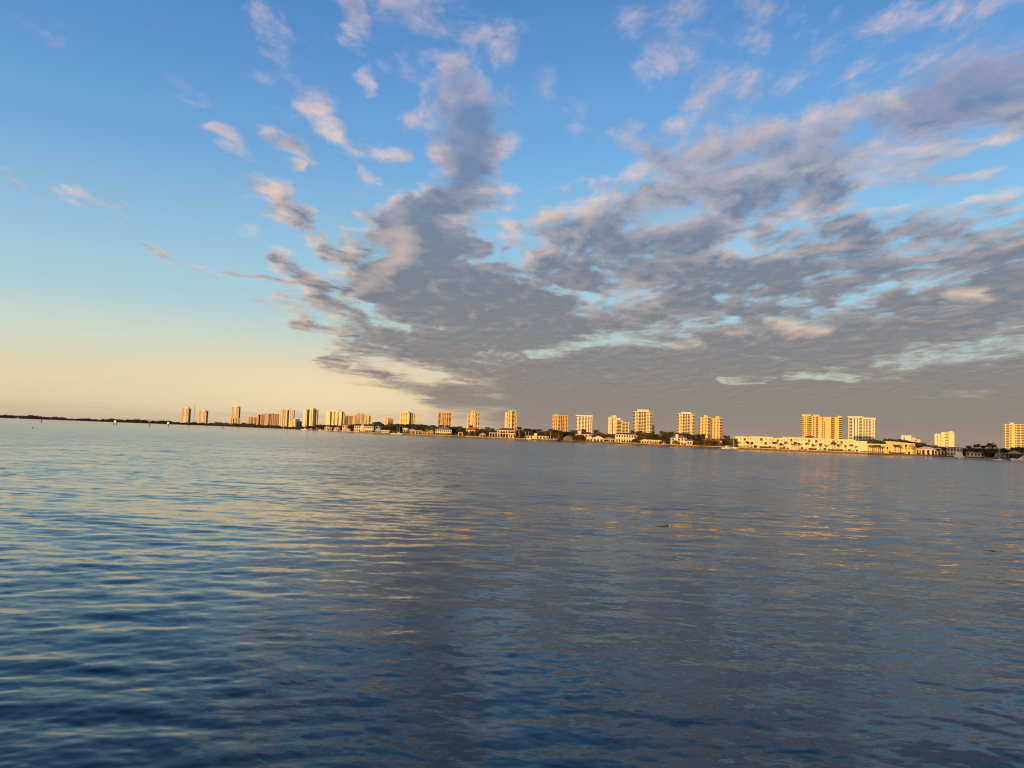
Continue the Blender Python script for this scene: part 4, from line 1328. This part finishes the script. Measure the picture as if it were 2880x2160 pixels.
clump('P', 'palms', 'between the orange gabled tower and the white tower', 42, [(1610, 1206), (1617, 1205)], wide=1.35)
clump('P', 'palm', 'in front of the white flat crowned tower', 70, [(1640, 1203.5)], wide=1.3)
clump('BO', 'low trees', 'in front of the low brown red roof', 12, [(1614, 1222), (1624, 1220.5), (1633, 1220.5), (1641, 1224)], wide=1.0)
clump('P', 'dark palms', 'behind the white gabled pair', 60, [(1676, 1203.5), (1680, 1209)], wide=1.3)
clump('DB', 'dark trees', 'behind the white gabled pair', 50, [(1672, 1217), (1684, 1214), (1692, 1219)], wide=1.1)
clump('OB', 'olive trees', 'left of the dark red roofed mansion', 40, [(1700, 1219), (1709, 1218), (1718, 1217.5), (1728, 1219)], wide=1.3)
clump('P', 'palm', 'behind the right end of the dark red roof', 45, [(1780, 1207.5)], wide=1.2)
clump('Q', 'bushy palms', 'below the tallest tower', 26, [(1798, 1208.5), (1833, 1214)], wide=0.85)
clump('DB', 'dense dark trees', 'right of the dark red roofed mansion', 30, [(1805, 1216), (1813, 1214), (1820, 1214.5), (1828, 1217), (1838, 1216), (1845, 1220)], wide=1.1)
clump('OB', 'olive bushes', 'at the right corner of the dark red roofed mansion', 8, [(1786, 1232), (1793, 1230), (1799, 1234)], wide=1.1)
clump('Q', 'large rounded palm', 'behind the motor boat by the arcade', 26, [(1863, 1208.5)], wide=0.85)
clump('DB', 'dark trees', 'between the rounded palm and the white chimney', 24, [(1870, 1221), (1877, 1217), (1884, 1216), (1892, 1219)], wide=1.1)
clump('P', 'palms', 'left of the white chimney', 30, [(1880, 1210.5), (1889, 1210.5)], wide=1.4)
clump('P', 'palms', 'behind the grey hipped roof', 50, [(1906, 1211.5), (1919, 1213), (1929, 1214), (1938, 1216)], wide=1.2)
clump('BD', 'trees', 'behind the plum brown roofed wing', 40, [(1912, 1217), (1926, 1219), (1944, 1221), (1950, 1224)], wide=1.1)
clump('B', 'small tree', 'in front of the white chimney house', 5, [(1899, 1237)])
clump('DB', 'dark trees', 'below the left matching tower', 50, [(1964, 1222), (1972, 1217.5), (1979, 1219)], wide=1.1)
clump('OOB', 'olive orange shrubs', 'on the bank right of the plum roofed wing', 9, [(1957, 1236), (1964, 1237), (1971, 1234.5), (1979, 1236), (1987, 1233), (1995, 1234), (2002, 1234.5), (2009, 1236.5)], wide=1.15)
clump('Q', 'large palm', 'left of the sailing boat mast', 30, [(2043, 1221)], wide=0.9)
clump('DB', 'dark trees', 'around the sailing boat mast', 26, [(2034, 1232), (2048, 1231), (2054, 1230.5), (2062, 1231)], wide=1.15)
clump('BD', 'trees', 'behind the dull red roofed house', 40, [(2006, 1231), (2016, 1234), (2027, 1231)], wide=1.1)
clump('P', 'palms', 'on the lawn of the long cream block', 14, [(2101, 1238.3), (2176, 1239), (2181, 1239.5), (2210.5, 1238), (2236.5, 1239), (2270, 1241), (2308, 1243), (2341, 1240.5), (2347, 1242), (2394, 1245.5)], group='palms on the apartment lawn')
clump('P', 'dark palm', 'behind the long block in front of the wide yellow slab', 60, [(2277, 1220.5)], wide=1.4)
clump('DB', 'dark trees', 'showing over the long block beside the yellow slab', 70, [(2239, 1228.5), (2245, 1229.5), (2375, 1231.5), (2417, 1238)], wide=1.0)
clump('DBB', 'dark trees', 'in the gap right of the long cream block', 34, [(2440, 1238), (2450, 1233), (2458, 1233.5), (2466, 1236), (2474, 1236.5), (2482, 1239)], wide=1.1)
clump('P', 'palms', 'above the fins of the stepped yellow block', 42, [(2488, 1238), (2495, 1227)], wide=1.4)
clump('BD', 'trees', 'behind the stepped yellow block', 50, [(2528, 1231.5), (2537, 1231), (2545, 1236), (2558, 1238.5), (2566, 1239.5)], wide=1.0)
clump('P', 'small palms', 'against the stepped yellow block', 15, [(2516, 1246), (2526.5, 1246.5)], wide=0.9)
clump('P', 'slim stemmed palms', 'in front of the vertical fins', 14, [(2447, 1249), (2457, 1248), (2465, 1247.5), (2473, 1249)], wide=0.9)
clump('BD', 'trees', 'at the slanted end of the yellow block', 26, [(2578, 1243), (2586, 1240.5), (2592, 1243)], wide=1.0)
clump('DB', 'dark trees', 'behind the beach houses below the lone cream block', 50, [(2600, 1251), (2609, 1249.5), (2618, 1250), (2627, 1252), (2641, 1253), (2650, 1254)], wide=1.2)
clump('P', 'dark palm', 'at the foot of the lone cream block', 52, [(2631, 1248.5)], wide=1.1)
clump('Q', 'palms', 'in front of the pale beach houses', 12, [(2637, 1259), (2655, 1255)], wide=0.8)
clump('DB', 'shaded trees', 'around the white house in the shade', 30, [(2662, 1257), (2672, 1256), (2686, 1256.5), (2698, 1256), (2709, 1257), (2716, 1260)], wide=1.1)
clump('P', 'dark palms', 'against the sky in the right shade', 34, [(2724, 1248.5), (2748, 1243), (2768, 1248), (2785, 1241), (2794, 1246)], wide=1.25)
clump('DB', 'dense shaded trees', 'in the dark wood right of the fishing yacht', 28, [(2722, 1259), (2733, 1258), (2744, 1259), (2755, 1258), (2766, 1259.5), (2777, 1258.5), (2788, 1258.5), (2799, 1259), (2810, 1258.5), (2820, 1258)], wide=1.25)
clump('DB', 'shaded bushes', 'in front of the dark wood', 12, [(2706, 1266), (2716, 1268), (2745, 1266), (2774, 1266), (2784, 1264), (2794, 1266)], wide=1.2)
clump('DB', 'dark trees', 'below the tower cut by the right edge', 26, [(2830, 1262), (2842, 1264), (2854, 1262), (2863, 1254.5), (2872, 1262), (2882, 1260)], wide=1.2)
clump('S', 'shrubs', 'on the bank of the low white houses', 10, [(915, 1205), (924, 1206), (934, 1205), (945, 1207), (953, 1206.5), (961, 1207)])
clump('S', 'shrubs', 'before the arched gable mansion', 6, [(998, 1209), (1008, 1211), (1016, 1212), (1031, 1212), (1040, 1212), (1048, 1211)])
clump('S', 'shrubs', 'between the pool house and the white flat roof', 7, [(1098, 1212), (1105, 1213), (1113, 1213), (1128, 1212), (1138, 1213), (1145, 1212)])
clump('S', 'shrubs', 'before the tan porch house and the colonnade', 7, [(1153, 1217), (1161, 1218), (1173, 1218), (1182, 1217), (1195, 1219), (1206, 1218)])
clump('S', 'shrubs', 'before the blue grey roofed house', 7, [(1230, 1217), (1238, 1219), (1250, 1219), (1259, 1218), (1268, 1217), (1276, 1216), (1285, 1217)])
clump('S', 'shrubs', 'around the gazebo', 5, [(1318, 1223), (1333, 1222), (1346, 1223), (1368, 1222), (1373, 1224)])
clump('S', 'shrubs', 'along the long pergola', 5, [(1380, 1226), (1391, 1227), (1402, 1227), (1414, 1226.5), (1426, 1227), (1437, 1227), (1452, 1223)])
clump('S', 'shrubs', 'around the flat yellow house', 4, [(1464, 1229), (1472, 1230), (1489, 1233), (1515, 1234), (1533, 1234), (1545, 1230)])
clump('S', 'dark shrubs', 'beside the grey boathouse', 5, [(1568, 1229), (1576, 1231), (1617, 1231), (1625, 1232), (1634, 1233), (1642, 1233)])
clump('S', 'shrubs', 'before the white gabled pair and the pink arcade', 6, [(1652, 1237), (1662, 1238), (1676, 1239), (1690, 1238), (1702, 1236), (1712, 1238), (1724, 1237)])
clump('S', 'shrubs', 'before the dark red roofed mansion', 6, [(1736, 1239), (1743, 1236), (1754, 1240), (1768, 1241), (1778, 1239)])
clump('S', 'shrubs', 'before the pavilion and arcade', 6, [(1808, 1246), (1819, 1247), (1834, 1247), (1846, 1247), (1856, 1244)])
clump('S', 'shrubs', 'before the white chimney house and its wing', 6, [(1884, 1243), (1892, 1244), (1910, 1250), (1925, 1250), (1938, 1250), (1950, 1247)])
clump('S', 'shrubs', 'before the dull red roofed house', 6, [(2012, 1249), (2022, 1250), (2034, 1247), (2064, 1250)])
clump('S', 'shrubs', 'before the beach houses', 6, [(2582, 1273), (2596, 1274), (2612, 1275), (2624, 1275), (2643, 1276), (2657, 1275)])
clump('DB', 'dark trees', 'behind the thatched hut', 10, [(2838, 1270), (2850, 1269), (2862, 1268), (2874, 1270)], wide=1.2)


def hedge(px0, px1, ytop, off, label):
    Y = shore((px0 + px1) / 2) + off
    A, B = at(px0, hor(px0), Y), at(px1, hor(px1), Y)
    h = max(0.8, at((px0 + px1) / 2, ytop, Y).z - GROUND)
    t = MB()
    rng = random.Random(int(px0))
    L = B.x - A.x
    for i in range(max(2, int(L / 0.9))):
        x = L * (i + .5) / max(2, int(L / 0.9))
        leaf_cloud(t, rng, (x, 0, h * 0.5), (0.75, 0.7, h * 0.5), 26, 0.28)
    t.box(0.2, L - 0.2, -0.35, 0.35, 0, h * 0.75)
    o = t.build('hedge', 'hedge')
    o.location = (A.x, A.y, GROUND - 0.02)
    tag(o, label, 'hedge', 'clipped hedges along the apartment lawn')


HEDGES = [(2070, 2117, 1255.5), (2120, 2129, 1250), (2136, 2165, 1254), (2168, 2184, 1257.5), (2190, 2207, 1258), (2213, 2218, 1258.5), (2246, 2268, 1262), (2274, 2296, 1259), (2300, 2326, 1264.5), (2328, 2373, 1263), (2376, 2384, 1266.5), (2388, 2404, 1267), (2420, 2440, 1268.5), (2444, 2484, 1270), (2500, 2545, 1272)]
for i, (a, b_, yt) in enumerate(HEDGES):
    lab = ['long low hedge at the left end of the apartment lawn', 'tall square clipped hedge on the apartment lawn', 'ragged hedge right of the tall square one', 'low hedge beside the paired lawn palms', 'low hedge left of the third lawn palm',
           'tiny bush right of the third lawn palm', 'low hedge left of the fifth lawn palm', 'taller hedge right of the fifth lawn palm', 'thin hedge around the sixth lawn palm', 'long hedge beneath the widest lawn palms',
           'short hedge before the last lawn palm', 'low hedge at the last lawn palm', 'low hedge at the right end of the cream block', 'hedge below the vertical fins', 'hedge below the stepped yellow block'][i]
    hedge(a, b_, yt, 9, lab)


# ------------------------------------------------------------------ boats, markers, docks
def hull_loft(L, Bm, H, draft=0.5, rake=0.12, sheer=0.35):
    """Boat hull along +X (bow), waterline at z = 0."""
    m = MB()
    secs = []
    for i in range(11):
        f = i / 10
        x = L * (f - 0.5)
        bw = Bm / 2 * (1 - max(0, (f - 0.45) / 0.55) ** 2.2) * (0.88 + 0.12 * min(1, f * 3))
        bw = max(bw, 0.04)
        top = H * (1 + sheer * f ** 2)
        xx = x + rake * L * max(0, f - 0.7)
        secs.append([(x - 0.0, 0, -draft), (x, -bw * 0.75, -draft * 0.3), (xx, -bw, top * 0.6), (xx, -bw * 0.97, top), (xx, bw * 0.97, top), (xx, bw, top * 0.6), (x, bw * 0.75, -draft * 0.3)])
    m.loft(secs)
    return m


def place(px, Y):
    c = at(px, hor(px), Y)
    return (c.x, c.y, 0.0)


def motor_yacht(label, px, Y, L, heading, tower=True, hull='hull', name='motor_yacht', cat='yacht', scale=1.0):
    t = thing(name, label, cat, place(px, Y), heading)
    hull_loft(L, L * 0.29, L * 0.095).build('hull', hull, t, True)
    H = L * 0.10
    c = MB()
    c.loft([[(-L * .16, -L * .11, H), (L * .20, -L * .10, H * 1.15), (L * .20, L * .10, H * 1.15), (-L * .16, L * .11, H)],
            [(-L * .15, -L * .10, H * 2.0), (L * .10, -L * .085, H * 2.0), (L * .10, L * .085, H * 2.0), (-L * .15, L * .10, H * 2.0)]])
    c.build('cabin', 'hull', t)
    g = MB()
    g.box(-L * .13, L * .115, -L * .1035, L * .1035, H * 1.45, H * 1.8)
    g.build('cabin_window', 'slate', t)
    f = MB()
    f.loft([[(-L * .15, -L * .09, H * 2.003), (L * .06, -L * .075, H * 2.003), (L * .06, L * .075, H * 2.003), (-L * .15, L * .09, H * 2.003)],
            [(-L * .15, -L * .085, H * 2.5), (L * .03, -L * .07, H * 2.5), (L * .03, L * .07, H * 2.5), (-L * .15, L * .085, H * 2.5)]])
    f.build('flybridge', 'hull', t)
    if tower:
        p_ = MB()
        for x in (-L * .13, L * .0):
            for y in (-L * .07, L * .07):
                p_.tube([(x, y, H * 2.4), (x * .8, y * .7, H * 3.5)], [0.05, 0.05], 5)
        p_.build('tower_frame', 'alu', t)
        p_ = MB()
        p_.box(-L * .13, L * .02, -L * .065, L * .065, H * 3.5, H * 3.6)
        p_.build('hardtop', 'hull', t)
        for y in (-1, 1):
            p_ = MB()
            p_.tube([(-L * .06, y * L * .08, H * 2.3), (-L * .12, y * L * .16, H * 5.2)], [0.06, 0.02], 5)
            p_.build('outrigger', 'alu', t)
    ck = MB()
    ck.box(-L * .47, -L * .17, -L * .10, L * .10, H * .985, H * 1.04)
    ck.build('cockpit_deck', 'tile_tan', t)
    return t


def sail_boat(label, px, Y, L, heading, mast_y):
    t = thing('sailing_boat', label, 'sailing boat', place(px, Y), heading)
    hull_loft(L, L * 0.27, L * 0.085, 0.6, 0.08, 0.2).build('hull', 'hull', t, True)
    c = MB()
    H = L * .09
    c.loft([[(-L * .12, -L * .08, H), (L * .22, -L * .055, H), (L * .22, L * .055, H), (-L * .12, L * .08, H)], [(-L * .11, -L * .07, H * 1.6), (L * .16, -L * .05, H * 1.55), (L * .16, L * .05, H * 1.55), (-L * .11, L * .07, H * 1.6)]])
    c.build('cabin', 'hull', t)
    top = at(px, mast_y, Y).z
    m = MB()
    m.tube([(L * .06, 0, H), (L * .06, 0, top)], [0.12, 0.09], 7)
    m.build('mast', 'alu', t)
    m = MB()
    m.tube([(L * .05, 0, H * 2.5), (-L * .38, 0, H * 2.4)], [0.10, 0.08], 7)
    m.build('boom', 'alu', t)
    m = MB()
    m.tube([(L * .04, 0, H * 2.75), (-L * .15, 0, H * 2.75), (-L * .37, 0, H * 2.6)], [0.24, 0.24, 0.12], 8)
    m.build('furled_sail', 'blue', t)
    for x in (L * .54, -L * .48):
        m = MB()
        m.tube([(x, 0, H * (1.2 if x > 0 else 1.0)), (L * .06, 0, top * .97)], [0.025, 0.025], 4)
        m.build('stay', 'alu', t)
    return t


def open_boat(label, px, Y, L, heading, hull='hull', z=0.0, top=True):
    t = thing('small_boat', label, 'boat', place(px, Y), heading)
    t.location.z = z
    hull_loft(L, L * 0.32, L * 0.12, 0.3).build('hull', hull, t, True)
    c = MB()
    c.box(-L * .05, L * .08, -L * .07, L * .07, L * .1, L * .24)
    c.build('console', hull, t)
    if top:
        m = MB()
        m.box(-L * .12, L * .12, -L * .12, L * .12, L * .36, L * .375)
        m.build('canopy', 'hull', t)
        m = MB()
        for x in (-L * .1, L * .1):
            for y in (-L * .1, L * .1):
                m.tube([(x, y, L * .1), (x, y, L * .36)], [0.04, 0.04], 5)
        m.build('canopy_frame', 'alu', t)
    m = MB()
    m.box(-L * .56, -L * .48, -L * .05, L * .05, 0.1, L * .22)
    m.build('outboard_motor', 'slate', t)
    return t


motor_yacht('white sport fishing yacht anchored off the shaded beach, seen from astern', 2696, 395, 15.0, R(66), True)
sail_boat('white sailing boat with bare mast moored off the dark wood', 2812, 385, 6.6, R(188), 1258.5)
motor_yacht('white cabin cruiser cut by the right edge of the view', 2881, 372, 11.5, R(170), True, name='cabin_cruiser', cat='boat')
open_boat('small grey dinghy left of the moored sailing boat', 2786, 400, 3.6, R(160), 'hullgrey', top=False)
sail_boat('docked sailing boat with a tall mast left of the long cream block', 2061, 512, 11, R(10), 1221.5)
motor_yacht('white motor boat docked left of the tall mast', 2047, 509, 8.5, R(20), False, name='motor_boat', cat='boat')
motor_yacht('white motor boat docked by the cream arcade', 1866, 603, 8.5, R(200), True, name='motor_boat', cat='boat')
open_boat('grey boat on a lift right of the flat yellow house', 1557, 722, 8.5, R(8), 'hullgrey', 1.0, top=False)  # hull coloured grey in place of the shade here
motor_yacht('white boat docked beside a tall outrigger pole', 1122, 968, 11, R(10), True, name='motor_boat', cat='boat')
open_boat('white boat docked left of the outrigger boat', 1107, 978, 8.0, R(-5))
motor_yacht('white motor yacht docked at the left tip of the built shore', 857, 1690, 15, R(186), False, name='motor_boat', cat='boat')
open_boat('small white boat moored before the mangroves', 797, 1600, 6.5, R(80))
open_boat('small white boat off the low white houses', 909, 1220, 6.5, R(5), top=False)
open_boat('small white boat at the seawall below the low white houses', 901, 1290, 7.5, R(175))
open_boat('far white boat below the mangroves at the left edge', 50.8, 2750, 13, R(90))


def post(mb, x, y, z0, z1, r=0.22):
    mb.tube([(x, y, z0), (x, y, z1)], [r, r * 0.9], 8)


def day_mark(label, px, Y, ytop, shape, paint, posts=1, dark='wood'):
    t = thing('channel_marker', label, 'channel marker', place(px, Y), 0)
    top = at(px, ytop, Y).z
    for i in range(posts):
        m = MB()
        post(m, (i - (posts - 1) / 2) * 2.2, 0, -3, top * (1.0 if not shape else 0.97), 0.30)
        m.build('pile', dark, t)
    if shape:
        m = MB()
        s_ = Y * (0.0019 if shape == 'tri' else 0.0013)
        if shape == 'tri':
            v = [(-s_, -0.62, top - s_ * 1.5), (s_, -0.62, top - s_ * 1.5), (0, -0.62, top + s_ * .4)]
        else:
            v = [(-s_, -0.62, top - s_ * 1.7), (s_, -0.62, top - s_ * 1.7), (s_, -0.62, top), (-s_, -0.62, top)]
        k = len(v)
        m.v += v + [(x, y + 0.12, z) for x, y, z in v]
        m.f += [tuple(range(k)), tuple(reversed(range(k, 2 * k)))] + [(j, (j + 1) % k, k + (j + 1) % k, k + j) for j in range(k)]
        m.build('dayboard', paint, t)
    return t


day_mark('bare dark pile standing alone in the water near the left edge', 117.5, 620, 1177.3, None, None, dark='green')
day_mark('white boarded channel marker on two piles', 324.5, 630, 1183, 'sq', 'hull', 2)
day_mark('red triangular channel marker on a single pile', 421.5, 650, 1180.5, 'tri', 'red')
day_mark('slim white topped channel marker right of the red one', 473.5, 650, 1187.5, 'sq', 'hull')
day_mark('thin short pile in front of the mangroves left of the podium tower', 627, 670, 1198.5, None, None)


def buoy():
    t = thing('mooring_buoy', 'small dark buoy floating at the far left', 'buoy', place(94, 240), 0)
    m = MB()
    m.tube([(0, 0, -.15), (0, 0, .05), (0, 0, .2), (0, 0, .28)], [.12, .2, .16, .06], 10)
    m.build('float', 'green', t, True)
    m = MB()
    m.tube([(0, 0, .28), (0, 0, .4)], [.03, .03], 6)
    m.build('eye', 'steel', t)


buoy()


def dock(label, px0, px1, off, n, deck='wood', h=1.0, width=2.0):
    """A boardwalk on piles in front of the sea wall."""
    A = at(px0, hor(px0), shore(px0) + off)
    B = at(px1, hor(px1), shore(px1) + off)
    rz = math.atan2(B.y - A.y, B.x - A.x)
    L = (B - A).xy.length
    t = thing('dock', label, 'dock', (A.x, A.y, 0), rz)
    m = MB()
    m.box(0, L, 0, width, h - 0.18, h)
    m.build('deck', deck, t)
    for i in range(n):
        m = MB()
        post(m, L * (i + .5) / n, -0.3, -2, h + 1.1, 0.17)
        m.build('pile', 'wood', t)


dock('piled boardwalk left of the low white houses', 866, 905, -8, 7)
dock('short dock below the small cream pool house', 1080, 1120, -5, 6)
dock('dock with piles below the blue grey roofed house', 1245, 1306, -5, 8)
dock('dark dock in front of the grey boathouse', 1552, 1628, -6, 10)
dock('short dock with piles left of the dark red roofed mansion', 1712, 1746, -4, 6)
dock('dock below the garden pavilion', 1792, 1815, -4, 5)
dock('piled dock by the rounded palm', 1868, 1890, -4, 6)
dock('dark dock with piles below the matching towers', 1962, 2018, -5, 9)
dock('long red brown dock end at the start of the beach', 2440, 2503, -4.5, 9, 'seawall', 1.1, 2.5)
dock('dark dock in front of the thatched hut', 2800, 2880, -6, 9)
